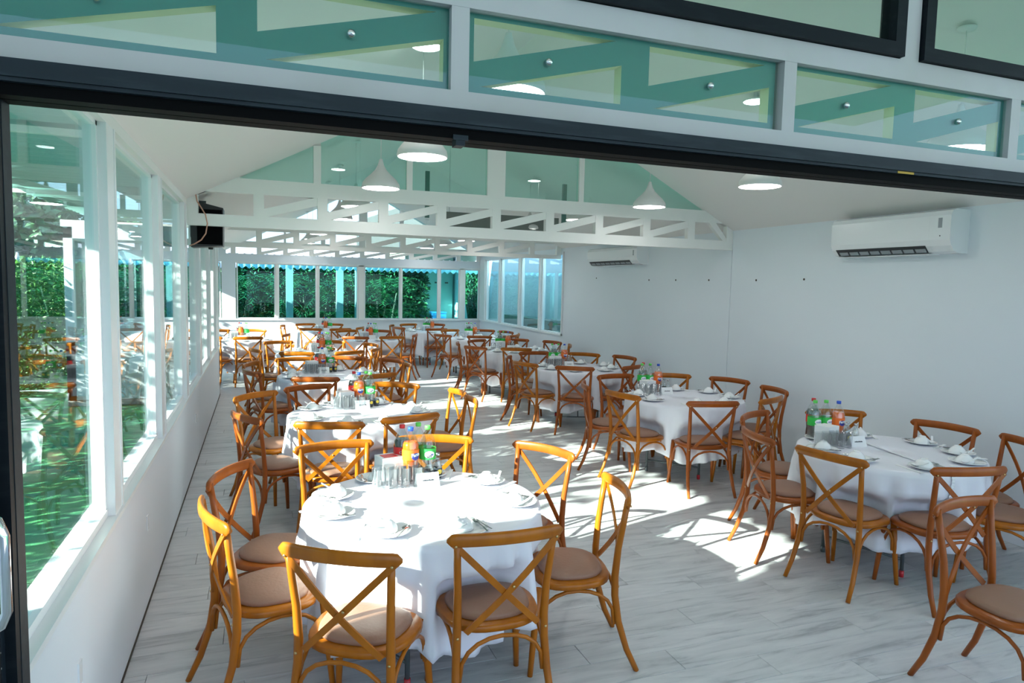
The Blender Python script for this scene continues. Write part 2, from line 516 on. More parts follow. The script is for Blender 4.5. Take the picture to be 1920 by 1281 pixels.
struct('trim_12', MB().box(2.285, 2.425, YF - 0.02, YF + 0.12, 0.955, 2.29).box(4.87, 5.0, YF - 0.02, YF + 0.12, 0.955, 2.29)
       .box(0.36, 0.41, YF, YF + 0.1, 0.955, 2.29).box(1.30, 1.335, YF, YF + 0.1, 0.955, 2.29).box(3.32, 3.355, YF, YF + 0.1, 0.955, 2.29).box(4.31, 4.35, YF, YF + 0.1, 0.955, 2.29), 'white_metal', 'white posts between the far windows')

# right far windows
rwy = [(YB - 0.12, 13.08), (13.16, 14.28), (14.36, 15.62), (15.70, 16.80)]
for i, (a, b) in enumerate(rwy):
    wn = tag(empty('window_%d' % (17 + i)), 'pale teal fixed window %s the near end of the right wall glazing' % ['at', 'second from', 'third from', 'fourth from'][i], None, None, 'structure')
    obj('frame', MB().box(XR + 0.02, XR + 0.08, a, a + 0.03, 0.98, 2.52).box(XR + 0.02, XR + 0.08, b - 0.03, b, 0.98, 2.52)
        .box(XR + 0.02, XR + 0.08, a, b, 0.965, 1.0).box(XR + 0.02, XR + 0.08, a, b, 2.50, 2.52), 'frame', wn)
    obj('pane', MB().box(XR + 0.047, XR + 0.053, a + 0.03, b - 0.03, 1.0, 2.50), 'pane_right', wn)
struct('trim_13', MB().box(XR - 0.03, XR + 0.1, YB - 0.15, YB - 0.12, 0.96, 2.55).box(XR - 0.02, XR + 0.1, 13.08, 13.16, 0.96, 2.52).box(XR - 0.02, XR + 0.1, 14.28, 14.36, 0.96, 2.52)
       .box(XR - 0.02, XR + 0.1, 15.62, 15.70, 0.96, 2.52).box(XR - 0.02, XR + 0.1, 16.80, YF, 0.96, 2.52).box(XR - 0.03, XR, YB - 0.15, YF, 0.95, 0.985), 'frame', 'white posts and sill of the right wall windows')

# roof trusses (flat steel beams with diagonals)
BAYS = [0.0, 0.585, 1.18, 1.78, 2.38, 3.0, 3.605, 4.22, 4.83]
def truss(label, y, th, zb0, zb1, zt0, zt1, xa, xb, vw=0.095, steep=True):
    t = thing('roof_truss', label, 'truss')
    y0, y1 = y, y + th
    def loc(mb, nm):
        return obj(nm, mb, 'white_metal', t)
    loc(MB().box(xa, xb, y0, y1, zb0, zb1), 'bottom_chord')
    loc(MB().box(xa, xb, y0, y1, zt0, zt1), 'top_chord')
    vs = [xa + vw / 2] + BAYS + [xb - vw / 2]
    for x in vs:
        loc(MB().box(x - vw / 2, x + vw / 2, y0, y1, zb1, zt0), 'web_post')
    for i in range(len(BAYS) - 1):
        a, b = BAYS[i] + vw / 2, BAYS[i + 1] - vw / 2
        h = zt0 - zb1
        k = 0.36 * h
        loc(MB().prism([(a, zb1), (a + 0.03, zb1), (b, zt0 - k), (b, zt0), (b - 0.03, zt0), (a, zb1 + k)], y0 + 0.006, y1 - 0.006), 'diagonal')
    if steep:
        a, b = BAYS[-1] + vw / 2 + 0.2, xb - vw
        loc(MB().prism([(b - 0.05, zb1), (b, zb1), (b, zb1 + 0.03), (a + 0.1, zt0), (a, zt0)], y0 + 0.006, y1 - 0.006), 'diagonal')
    return t
truss('white steel lattice beam nearest the door, under the teal gable glass', YA, 0.07, 2.385, 2.495, 2.70, 2.84, XL, XR)
truss('white steel lattice beam halfway down the hall', YB, 0.07, 2.416, 2.485, 2.69, 2.78, XL, XR, steep=False)
truss('white steel lattice beam directly above the far windows', YF + 0.02, 0.07, 2.48, 2.485, 2.65, 2.78, XL, XR, vw=0.11, steep=False)

# gable glass above the first beam
def gable(name, y, zb, xs, label, m, mull, tm='white_metal'):
    t = tag(empty(name), label, None, None, 'structure')
    for (a, b) in xs:
        za, zb2 = zc(a) - 0.005, zc(b) - 0.005
        za = max(za, zb + 0.0); zb2 = max(zb2, zb)
        poly = [(a, zb), (b, zb), (b, zb2)]
        if a < XM < b:
            poly.append((XM, zc(XM) - 0.005))
        if za > zb:
            poly.append((a, za))
        obj('pane', MB().prism(poly, y + 0.03, y + 0.036), m, t)
    for (x, wd) in mull:
        obj('mullion', MB().box(x - wd / 2, x + wd / 2, y, y + 0.07, zb, zc(x) - 0.02), tm, t)
    return t
gl = gable('window_21', YA, 2.84, [(-0.16, 0.5), (0.57, 1.41), (1.47, 2.27), (2.47, 3.34), (3.40, 5.0)], 'teal tinted gable glazing above the first beam', 'pane_gable', [(0.535, 0.07), (1.44, 0.06), (2.37, 0.20), (3.37, 0.06)])
gable('window_22', YF + 0.02, 2.78, [(-0.2, 0.55), (0.6, 1.4), (1.5, 2.3), (2.5, 3.3), (3.4, 4.2), (4.25, 5.1)], 'clear gable glazing above the far windows', 'pane', [(0.575, 0.05), (1.45, 0.10), (2.40, 0.20), (3.35, 0.10), (4.225, 0.05)])
struct('trim_14', MB().prism([(XL, 2.84), (-0.16, 2.84), (-0.16, zc(-0.16)), (XL, EAVE + 0.0)][::1], YA + 0.01, YA + 0.06)
       .prism([(5.0, 2.84), (XR, 2.84), (XR, EAVE), (5.0, zc(5.0))], YA + 0.01, YA + 0.06), 'white_metal', 'white corner plates beside the gable glass')
tag(obj('bracket_post', MB().box(1.72, 1.765, YA + 0.5, YA + 0.53, 2.62, 3.125), 'green_box'), 'short dark upright behind the teal gable glass, left one', 'bracket')
tag(obj('bracket_post', MB().box(3.37, 3.42, YA + 0.5, YA + 0.53, 2.62, 3.10), 'green_box'), 'short dark upright behind the teal gable glass, right one', 'bracket')

# ------------------------------------------------------------------ front facade
YF0 = 1.84
struct('wall_front', MB().box(-2.6, XR + 0.6, YF0, YF0 + 0.09, 2.36, 2.42)
       .box(-2.6, XR + 0.6, YF0, YF0 + 0.09, 2.64, 2.71)
       .box(XR - 0.02, XR + 0.6, YF0, YF0 + 0.09, 0, 2.36), 'grey_beam', 'grey painted steel beams of the front wall above the sliding door')
panels = [(-0.60, 0.495), (0.537, 1.585), (1.645, 2.66), (2.71, 3.76), (3.81, 4.86), (4.91, 5.9), (-1.70, -0.64)]
ordn = ['leftmost in view', 'second from the left', 'third from the left', 'fourth from the left', 'fifth from the left', 'sixth from the left', 'beyond the left frame edge']
posts = MB()
for p in sorted(panels)[1:]:
    posts.box(p[0] - 0.05, p[0], YF0 + 0.001, YF0 + 0.085, 2.42, 2.64)
struct('trim_15', posts, 'grey_beam', 'short grey posts between the teal glass panels')
for i, (a, b) in enumerate(panels):
    wn = tag(empty('window_%d' % (23 + i)), 'teal glass panel over the door, %s' % ordn[i], None, None, 'structure')
    obj('pane', MB().box(a, b, YF0 + 0.022, YF0 + 0.028, 2.42, 2.64), 'pane_head', wn)
    c = (a + b) / 2 + 0.005
    ya, yb = YF0 + 0.032, YF0 + 0.075
    obj('top_chord', MB().prism([(a, 2.628), (b, 2.628), (b, 2.64), (a, 2.64)], ya, yb, 0, 1), ['teal_glass_tint', 'cream'], wn)
    obj('bottom_chord', MB().prism([(a, 2.42), (b, 2.42), (b, 2.447), (a, 2.447)], ya, yb, 0, 1), ['teal_glass_tint', 'cream'], wn)
    for x0, x1 in ((a, a + 0.022), (c - 0.047, c + 0.047), (b - 0.022, b)):
        obj('web_post', MB().prism([(x0, 2.447), (x1, 2.447), (x1, 2.628), (x0, 2.628)], ya, yb, 0, 1), ['teal_glass_tint', 'cream'], wn)
    for x0, x1 in ((a + 0.022, c - 0.047), (c + 0.047, b - 0.022)):
        obj('diagonal', MB().prism([(x0, 2.447), (x0 + 0.02, 2.447), (x1, 2.56), (x1, 2.628), (x1 - 0.02, 2.628), (x0, 2.512)], ya, yb, 0, 1), ['teal_glass_tint', 'cream'], wn)
        bx, bz = (x0 + x1) / 2 - 0.01, 2.535
        bo = MB().lathe([(0.011, 0), (0.011, 0.006), (0.007, 0.011), (0.0, 0.013)], 12)
        for q in range(len(bo.v)):
            v = bo.v[q]
            bo.v[q] = (bx + v[0], YF0 + 0.022 - v[2], bz + v[1])
        for q in range(len(bo.f)):
            bo.f[q] = tuple(reversed(bo.f[q]))
        obj('cap_bolt', bo, 'chrome', wn)
# upper windows with black frames
up = [(-2.0, -0.62), (-0.52, 0.70), (0.79, 2.085), (2.175, 3.42), (3.51, 4.8)]
up = [(-1.9, -0.60), (-0.51, 0.73), (0.80, 2.085), (2.175, 3.42), (3.51, 4.8)]
for i, (a, b) in enumerate(up):
    wn = tag(empty('window_%d' % (30 + i)), 'black framed upper front window, %s' % ['outermost left', 'second from the left', 'left one seen at the top edge', 'right one seen at the top edge', 'outermost right'][i], None, None, 'structure')
    z0, z1 = 2.712, 3.35
    t = 0.045
    fr = MB().box(a, b, YF0 - 0.02, YF0 + 0.05, z0, z0 + t).box(a, b, YF0 - 0.02, YF0 + 0.05, z1 - t, z1)
    fr.box(a, a + t, YF0 - 0.02, YF0 + 0.05, z0 + t, z1 - t).box(b - t, b, YF0 - 0.02, YF0 + 0.05, z0 + t, z1 - t)
    obj('frame', fr, 'black', wn)
    obj('pane', MB().box(a + t, b - t, YF0 + 0.012, YF0 + 0.018, z0 + t, z1 - t), 'pane_head', wn)
ps = MB()
for x in (-0.555, 0.765, 2.13, 3.465):
    ps.box(x - 0.042, x + 0.042, YF0 + 0.0, YF0 + 0.09, 2.71, 3.35)
struct('trim_16', ps, 'grey_beam', 'grey posts between the black framed upper windows')
ug = MB().prism([(-2.2, 3.35), (XR + 0.6, 3.35), (XR + 0.6, 3.5), (XM, 4.35), (-0.1, 3.5), (-2.2, 3.5)], YF0, YF0 + 0.09)
ug.box(-2.2, -1.9, YF0, YF0 + 0.09, 2.71, 3.35).box(4.8, XR + 0.6, YF0, YF0 + 0.09, 2.71, 3.35)
struct('wall_gable', ug, 'grey_beam', 'grey front gable above the upper windows')

# sliding door head, jamb and parked leaf
d1 = tag(empty('door_1'), 'black aluminium sliding door: head rail, jamb and the parked leaf at the left', None, None, 'structure')
obj('head_rail', MB().box(-2.4, XR - 0.02, YF0 - 0.06, YF0 + 0.09, 2.309, 2.358).box(-2.4, XR - 0.02, YF0 - 0.068, YF0 - 0.06, 2.318, 2.331), 'slate', d1)
obj('track', MB().box(-2.4, XR - 0.02, YF0 - 0.045, YF0 + 0.0, 2.283, 2.309).box(-2.4, XR - 0.02, YF0 + 0.03, YF0 + 0.08, 2.288, 2.309), 'black_deep', d1)
obj('jamb', MB().box(-0.67, -0.572, YF0 - 0.02, YF0 + 0.09, 0, 2.30), 'black_deep', d1)
obj('jamb_strip', MB().box(-0.574, -0.562, YF0 - 0.026, YF0 + 0.0, 0, 2.29).box(-0.552, -0.5385, YF0 + 0.03, YF0 + 0.085, 0, 2.29), 'slate', d1)
obj('jamb_edge', MB().box(-0.572, -0.540, YF0 + 0.0, YF0 + 0.085, 0, 2.29), 'black', d1)
wear = MB()
for k in range(60):
    z = random.uniform(0.85, 2.25)
    h = random.choice((0.003, 0.004, 0.006, 0.018)) * random.uniform(0.6, 1.4)
    o_ = random.uniform(0, 0.008)
    wear.box(-0.571 + o_, -0.571 + o_ + 0.0018, YF0 - 0.0266, YF0 - 0.026, z, z + h) if k % 2 else wear.box(-0.5535 + o_, -0.5515 + o_, YF0 + 0.0292, YF0 + 0.03, z, z + h)
wear.box(-0.5545, -0.5445, YF0 + 0.029, YF0 + 0.0299, 0.3, 1.27)
obj('worn_paint', wear, 'grey_beam', d1)
lf = MB().box(-0.66, -0.562, YF0 - 0.075, YF0 - 0.03, 0.02, 2.30).box(-1.85, -1.76, YF0 - 0.075, YF0 - 0.03, 0.02, 2.30).box(-1.76, -0.66, YF0 - 0.075, YF0 - 0.03, 0.02, 0.12).box(-1.76, -0.66, YF0 - 0.075, YF0 - 0.03, 2.22, 2.30)
obj('leaf_frame', lf, 'black', d1)
obj('pane', MB().box(-1.76, -0.66, YF0 - 0.056, YF0 - 0.050, 0.12, 2.22), 'pane', d1)
hx, hy = -0.526, YF0 - 0.10
hp = [(hx - 0.05, hy + 0.03, 1.125), (hx - 0.03, hy, 1.118), (hx - 0.012, hy, 1.13), (hx, hy, 1.16), (hx, hy, 1.25), (hx, hy, 1.33), (hx - 0.012, hy, 1.365), (hx - 0.03, hy, 1.378), (hx - 0.05, hy + 0.03, 1.37)]
obj('handle', MB().tube(hp, 0.012, 10), 'chrome', d1)
obj('roller_clip', MB().box(0.49, 0.515, YF0 - 0.05, YF0 - 0.01, 2.265, 2.283).box(0.482, 0.523, YF0 - 0.052, YF0 - 0.046, 2.279, 2.292), 'slate', d1)
obj('paint_stain', MB().box(2.04, 2.115, YF0 - 0.0612, YF0 - 0.06, 2.309, 2.3165), 'stain', d1)

# unseen wall on the left and roof overhead, added to shade the front
struct('wall_sun_block', MB().box(-3.45, -3.25, -6.0, 1.62, -0.1, 4.6), 'wall', 'unseen white wall added on the left to shade the front')
struct('ceiling_sky_block', MB().box(-3.25, 8.6, -4.6, YF0 - 0.02, 4.45, 4.57), 'ceiling', 'unseen flat roof added to cut the light on the front')

# outside lean-to roof along the left side, and roof edge beyond the far windows
def corrugated(p0, along, L, down, D, amp, period, mname, name, label):
    p0, along, down = Vector(p0), Vector(along).normalized(), Vector(down)
    nrm = along.cross(down.normalized()).normalized()
    if nrm.z < 0: nrm = -nrm
    n = int(L / period * 8)
    mb = MB(); vs = []
    for side in (0.0, 0.008):
        for i in range(n + 1):
            s_ = L * i / n
            h = amp * math.sin(2 * PI * s_ / period) + side
            for q in (0, 1):
                vs.append(p0 + along * s_ + down * (D * q) + nrm * h)
    fs = []
    m = (n + 1) * 2
    for i in range(n):
        a = i * 2
        fs.append((a, a + 1, a + 3, a + 2))
        fs.append((m + a, m + a + 2, m + a + 3, m + a + 1))
        fs.append((a + 1, m + a + 1, m + a + 3, a + 3))
        fs.append((a, a + 2, m + a + 2, m + a))
    mb.add(vs, fs, 0, True)
    return tag(obj(name, mb, mname), label, 'roof sheet')
corrugated((XL - 0.14, 1.2, 2.80), (0, 1, 0), 10.7, (-1, 0, 0.0), 1.66, 0.018, 0.20, 'sheet_teal', 'awning_roof', 'corrugated lean-to roof outside the left windows')
corrugated((-3.0, YF + 0.14, 2.47), (1, 0, 0), 8.7, (0, 1, -0.24), 1.15, 0.030, 0.165, 'sheet', 'awning_roof', 'white wavy roof edge outside the far windows')
for k, yy in enumerate((1.3, 4.9, 8.5, 11.8)):
    tag(obj('awning_bracket', MB().box(XL - 1.78, XL - 0.14, yy - 0.02, yy + 0.02, 2.735, 2.775), 'white_metal'), 'white bracket under the left lean-to roof, %s from the door' % ['first', 'second', 'third', 'fourth'][k], 'bracket')

# ------------------------------------------------------------------ chairs
def seat_outline(k, n=28, dy=0.0):
    pts = []
    for i in range(n):
        t = 2 * PI * i / n
        c, s_ = math.cos(t), math.sin(t)
        e = 0.72
        x = 0.217 * abs(c) ** e * (1 if c > 0 else -1)
        y = 0.205 * abs(s_) ** e * (1 if s_ > 0 else -1)
        x *= 1.0 + 0.10 * (y / 0.205)
        pts.append((x * k, y * 0.93 * k + dy - 0.004))
    return pts
def slab(mb, outs, mi=0, smooth=True):
    """stack of outlines [(pts, z)]"""
    o = len(mb.v); n = len(outs[0][0])
    for pts, z in outs:
        for x, y in pts:
            mb.v.append((x, y, z))
    for i in range(len(outs) - 1):
        for k in range(n):
            k2 = (k + 1) % n
            mb.f.append((o + i * n + k, o + i * n + k2, o + (i + 1) * n + k2, o + (i + 1) * n + k)); mb.m.append(mi); mb.sm.append(smooth)
    mb.f.append(tuple(o + k for k in range(n - 1, -1, -1))); mb.m.append(mi); mb.sm.append(False)
    e = o + (len(outs) - 1) * n
    mb.f.append(tuple(e + k for k in range(n))); mb.m.append(mi); mb.sm.append(smooth)
    return mb
def make_chair(wood):
    meshes = []
    meshes.append(('seat_frame', slab(MB(), [(seat_outline(0.99), 0.420), (seat_outline(1.04), 0.427), (seat_outline(1.04), 0.448), (seat_outline(1.0), 0.456)]).mesh('seat_frame', wood)))
    meshes.append(('cushion', slab(MB(), [(seat_outline(0.81), 0.454), (seat_outline(0.86), 0.464), (seat_outline(0.84), 0.479), (seat_outline(0.74), 0.491), (seat_outline(0.5), 0.499), (seat_outline(0.2), 0.502)]).mesh('cushion', 'cushion')))
    def back_leg(s):
        pts = [(s * 0.222, -0.315, 0), (s * 0.214, -0.262, 0.11), (s * 0.204, -0.218, 0.25), (s * 0.197, -0.198, 0.38), (s * 0.195, -0.196, 0.48), (s * 0.198, -0.207, 0.62), (s * 0.206, -0.225, 0.74), (s * 0.213, -0.243, 0.868)]
        return MB().tube(pts, [0.0135, 0.0155, 0.0175, 0.0185, 0.0185, 0.017, 0.016, 0.015], 10)
    def front_leg(s):
        pts = [(s * 0.226, 0.222, 0), (s * 0.218, 0.212, 0.12), (s * 0.208, 0.198, 0.27), (s * 0.200, 0.185, 0.43)]
        return MB().tube(pts, [0.0135, 0.0155, 0.018, 0.019], 10)
    for s in (-1, 1):
        meshes.append(('leg', back_leg(s).mesh('leg', wood)))
    for s in (-1, 1):
        meshes.append(('leg', front_leg(s).mesh('leg', wood)))
    # top rail
    n = 20
    mb = MB()
    rows = []
    for i in range(n + 1):
        u = math.sin(-PI / 2 + PI * i / n) * 0.35 + (-1 + 2 * i / n) * 0.65
        x = 0.254 * u
        y = -0.232 - 0.048 * (1 - u * u)
        z = 0.858 + 0.006 * (1 - u * u)
        e_ = max(0.0, (abs(u) - 0.88) / 0.12)
        h = 0.029 * math.sqrt(max(0.06, 1 - e_ * e_))
        t = 0.0135 * (1 - 0.4 * e_ * e_)
        dx, dy = 0.245, 0.096 * u
        L = math.hypot(dx, dy)
        nx, ny = -dy / L, dx / L
        rows.append((x, y, z, nx, ny, h, t))
    for (x, y, z, nx, ny, h, t) in rows:
        for k in range(12):
            a = 2 * PI * k / 12
            ca, sa = math.cos(a), math.sin(a)
            sa2 = (abs(sa) ** 0.6) * (1 if sa > 0 else -1)
            mb.v.append((x + nx * ca * t, y + ny * ca * t, z + sa2 * h))
    for i in range(n):
        for k in range(12):
            k2 = (k + 1) % 12
            mb.f.append((i * 12 + k, i * 12 + 12 + k, i * 12 + 12 + k2, i * 12 + k2)); mb.m.append(0); mb.sm.append(True)
    mb.f.append(tuple(range(12))); mb.m.append(0); mb.sm.append(False)
    mb.f.append(tuple(range(n * 12 + 11, n * 12 - 1, -1))); mb.m.append(0); mb.sm.append(False)
    meshes.append(('top_rail', mb.mesh('top_rail', wood)))
    # crossed slats
    for s in (-1, 1):
        pts = []
        for i in range(9):
            u = i / 8
            x = s * (0.228 - 0.391 * u)
            z = 0.845 - 0.400 * u
            y = -0.246 - 0.026 * math.sin(PI * u) + 0.036 * u - (0.004 if s > 0 else -0.004)
            pts.append((x, y, z))
        d = Vector((s * -0.385, 0, -0.40)).normalized()
        wd = Vector((0, 1, 0)).cross(d)
        meshes.append(('cross_slat', MB().strip(pts, wd, 0.027, (0, 1, 0), 0.0085).mesh('cross_slat', wood)))
    # bent braces
    def arch(p, q, top):
        P, Q = Vector(p), Vector(q)
        pts = []
        for i in range(11):
            a = PI * i / 10
            u = 0.5 - 0.5 * math.cos(a)
            z = p[2] + (top - p[2]) * (math.sin(a) ** 0.7)
            c = P.lerp(Q, u)
            pts.append((c.x, c.y, z))
        return MB().tube(pts, 0.0095, 7)
    zz = 0.235
    bl, br, fl_, fr_ = (-0.186, -0.213, zz), (0.186, -0.213, zz), (-0.192, 0.192, zz), (0.192, 0.192, zz)
    bl2, br2, fl2, fr2 = (-0.200, -0.196, zz), (0.200, -0.196, zz), (-0.206, 0.176, zz), (0.206, 0.176, zz)
    for p, q in ((bl, br), (fl_, fr_), (bl2, fl2), (br2, fr2)):
        meshes.append(('brace', arch(p, q, 0.412).mesh('brace', wood)))
    # brass screws
    def screw(x, y, z, sgn=-1):
        b = MB().lathe([(0.0065, 0), (0.005, 0.003), (0, 0.0035)], 8)
        b.v = [(x + v[0], y + sgn * v[2], z + v[1]) for v in b.v]
        return b
    for (x, y, z) in ((0.221, -0.2565, 0.838), (-0.221, -0.2565, 0.838), (0.029, -0.266, 0.645), (0.197, -0.215, 0.425), (-0.197, -0.215, 0.425)):
        meshes.append(('screw', screw(x, y, z).mesh('screw', 'brass')))
    return meshes
chair_meshes = {'wood': make_chair('wood'), 'wood_red': make_chair('wood_red')}

TABLES = dict(T1=(.80, 3.45), T2=(.82, 5.97), T3=(.80, 8.5), T4=(.83, 11.05), R1=(4.27, 3.65), R2=(4.2, 6.1), R3=(4.2, 8.7), R4=(4.2, 11.25),
              R5=(4.3, 13.85), M1=(2.0, 13.75), L=(-.38, 13.9), T5=(1.35, 16.0), M2=(3.8, 16.0))
PH = dict(T1='front left table', T2='second table along the windows', T3='third table along the windows', T4='fourth table along the windows',
          R1='front right table', R2='second table along the white wall', R3='third table along the white wall', R4='fourth table along the white wall',
          R5='fifth table along the white wall', M1='middle aisle table at the back', L='far left alcove table', T5='back row table on the left',
          M2='back row table on the right', R0='unseen table')
SECT = ['right side, farther back', 'far side, right half', 'far side, left half', 'left side, farther back', 'left side, nearer camera', 'near side, left half', 'near side, right half', 'right side, nearer camera']
CH = [('L',-0.19,12.89,94),('L',-0.85,13.05,61),('L',-0.1,14.85,-106),('L',-0.8,14.75,-64),('L',0.5,13.6,161),('M1',1.65,12.84,70),('M1',2.35,12.86,99),('M1',2.92,13.4,159),('M1',1.7,14.65,-72),('M1',2.4,14.62,-115),('M1',1.06,13.6,9),('M2',2.95,15.6,25),('M2',2.93,16.35,-22),('M2',3.75,15.05,87),('M2',3.45,16.87,-68),('M2',4.15,16.85,-112),('R0',3.27,2.37,-84),('R1',3.32,3.96,-14),('R1',3.37,3.32,12),('R1',3.95,2.78,78),('R1',3.85,4.62,-66),('R1',4.67,4.55,-115),('R1',5.1,3.84,-165),('R1',5.12,3.24,154),('R1',4.75,2.80,120),('R2',3.21,6.5,-22),('R2',3.26,5.8,13),('R2',3.87,5.14,77),('R2',3.89,7.07,-86),('R2',4.6,7.0,-114),('R2',5.1,6.5,-155),('R2',5.1,5.74,172),('R2',4.61,5.21,115),('R3',3.3,9.15,-27),('R3',3.26,8.39,21),('R3',3.74,7.83,58),('R3',3.96,9.76,-93),('R3',4.69,9.46,-132),('R3',5.12,8.95,-165),('R3',4.62,7.82,116),('R4',5.1,11.6,-159),('R4',5.1,10.85,156),('R4',3.22,11.5,-14),('R4',3.28,10.68,32),('R4',3.89,10.34,67),('R4',4.56,12.15,-110),('R4',3.73,12.05,-60),('R5',5.12,14.2,-158),('R5',5.12,13.45,155),('R5',4.75,12.98,118),('R5',3.4,13.3,31),('R5',3.95,14.75,-69),('R5',4.75,14.7,-118),('R5',4.07,12.88,74),('T1',0.26,2.58,58),('T1',0.96,2.58,89),('T1',1.76,3.07,167),('T1',1.71,3.95,-152),('T1',1.1,4.42,-107),('T1',0.43,4.4,-80),('T1',-0.18,3.9,-25),('T1',-0.23,3.22,16),('T2',0.46,5.01,76),('T2',1.1,5.13,106),('T2',1.8,6.23,-175),('T2',1.79,5.78,175),('T2',-0.06,6.49,-47),('T2',-0.13,5.46,27),('T2',0.43,6.9,-68),('T2',1.31,6.89,-121),('T3',0.54,7.42,78),('T3',1.25,7.58,116),('T3',1.67,9.04,-148),('T3',1.76,8.44,177),('T3',-0.12,8.1,23),('T3',0.42,9.41,-79),('T3',1.14,9.45,-119),('T3',-0.13,8.9,-23),('T4',-0.1,10.7,21),('T4',0.48,10.11,72),('T4',1.25,10.15,115),('T4',0.28,12.01,-70),('T4',1.75,11.4,-159),('T4',1.72,10.65,156),('T4',1.15,12.03,-108),('T5',0.45,16.2,-13),('T5',1.0,15.15,68),('T5',1.65,15.1,108),('T5',1.0,16.87,-68),('T5',1.65,16.85,-109),('T5',2.15,15.6,153)]
CAT = (3.63, 1.95)
GAP = {}
seatpos = {}
def sector_assign(t, lst, c):
    angs = [math.atan2(y - c[1], x - c[0]) % (2 * PI) for (_, x, y, h) in lst]
    used, res = set(), {}
    order = sorted(range(len(lst)), key=lambda i: abs(((angs[i] - PI / 8) / (PI / 4)) % 1.0 - round(((angs[i] - PI / 8) / (PI / 4)) % 1.0)))
    for i in order:
        best = sorted(range(8), key=lambda k: abs((angs[i] - (k * PI / 4 + PI / 8) + PI) % (2 * PI) - PI))
        for k in best:
            if k not in used:
                used.add(k); res[i] = k; break
    return res
bytab = {}
for c in CH:
    bytab.setdefault(c[0], []).append(c)
ci = 0
for t, lst in bytab.items():
    c0 = TABLES.get(t, (4.35, 1.3))
    sec = sector_assign(t, lst, c0)
    GAP[t] = []
    seatpos[t] = []
    for i, (_, x, y, h) in enumerate(lst):
        hr = math.radians(h)
        ox, oy = x + 0.275 * math.cos(hr), y + 0.275 * math.sin(hr)
        GAP[t].append((ox, oy, hr))
        seatpos[t].append((sec[i], math.atan2(y - c0[1], x - c0[0])))
        if t == 'R0':
            lab = 'cross-back wooden chair turned right at the front right corner, nearest the camera'
        else:
            lab = 'cross-back wooden chair, %s of the %s' % (SECT[sec[i]], PH[t])
        ch = thing('dining_chair', lab, 'chair', (ox, oy, 0), hr - PI / 2, 'cross-back dining chairs')
        red = (t[0] == 'R' and i % 3 != 1) or (t in ('T3', 'M1', 'M2') and i % 2 == 0) or (t == 'T1' and i in (3, 6)) or (t == 'T2' and i in (6, 5))
        for nm, me in chair_meshes['wood_red' if red else 'wood']:
            if y > 9.5 and nm == 'screw':
                continue
            obj(nm, me, None, ch)
        ci += 1

# ------------------------------------------------------------------ tables and cloths
ZT = 0.755
def cloth(c, chairs, seed, bottom):
    rnd = random.Random(seed)
    n = 120
    mb = MB()
    R = 0.612
    lob = rnd.uniform(0, 6)
    def inner(th, z):
        lim = 9.0
        for (ox, oy, hr) in chairs:
            # seat approximated by a disc of radius .225 around chair origin (plus front legs)
            for dx, rad in ((0.0, 0.207),):
                px, py = ox - c[0], oy - c[1]
                dx_, dy_ = math.cos(th), math.sin(th)
                b_ = px * dx_ + py * dy_
                if b_ <= 0: continue
                q = px * px + py * py - b_ * b_
                if q < rad * rad:
                    lim = min(lim, b_ - math.sqrt(rad * rad - q))
        return lim
    rings = []
    for r in (0.0001, 0.2, 0.4, 0.56, 0.597):
        rings.append([(r * math.cos(2 * PI * k / n), r * math.sin(2 * PI * k / n), ZT + 0.004 + (0.0 if r < .59 else -0.0005)) for k in range(n)])
    rings.append([(0.609 * math.cos(2 * PI * k / n), 0.609 * math.sin(2 * PI * k / n), ZT + 0.000) for k in range(n)])
    steps = 18
    ph = [rnd.uniform(0, 2 * PI) for _ in range(4)]
    lims = [inner(2 * PI * k / n, 0) for k in range(n)]
    sm = []
    for k in range(n):
        sm.append(min(lims[(k + j) % n] for j in (-1, 0, 1)))
    for s_ in range(1, steps + 1):
        u = s_ / steps
        ring = []
        for k in range(n):
            th = 2 * PI * k / n
            hem = bottom + 0.035 * math.sin(4 * th + ph[0]) + 0.02 * math.sin(7 * th + ph[1])
            z = (ZT - 0.006) - (ZT - 0.006 - hem) * u
            drop = (ZT - z)
            fold = math.sin(19 * th + ph[2] + 1.5 * math.sin(2 * th + ph[1])) * 0.6 + math.sin(31 * th + ph[3] + math.sin(3 * th)) * 0.35
            r = R + drop * 0.045 + (0.008 + 0.042 * min(1, drop / 0.35)) * fold * min(1.0, drop * 8)
            if z < 0.60:
                lim = sm[k] - 0.012 + 0.010 * fold
                blend = min(1.0, (0.60 - z) / 0.08) if z > 0.40 else 1.0 - 0.65 * min(1.0, (0.40 - z) / 0.10)
                if lim < r:
                    r = r + (max(lim, 0.40) - r) * blend
            ring.append((r * math.cos(th), r * math.sin(th), z))
        rings.append(ring)
    for ring in rings:
        mb.v += ring
    for i in range(len(rings) - 1):
        for k in range(n):
            k2 = (k + 1) % n
            mb.f.append((i * n + k, (i + 1) * n + k, (i + 1) * n + k2, i * n + k2)); mb.m.append(0); mb.sm.append(True)
    return mb, rings
table_parts = {}
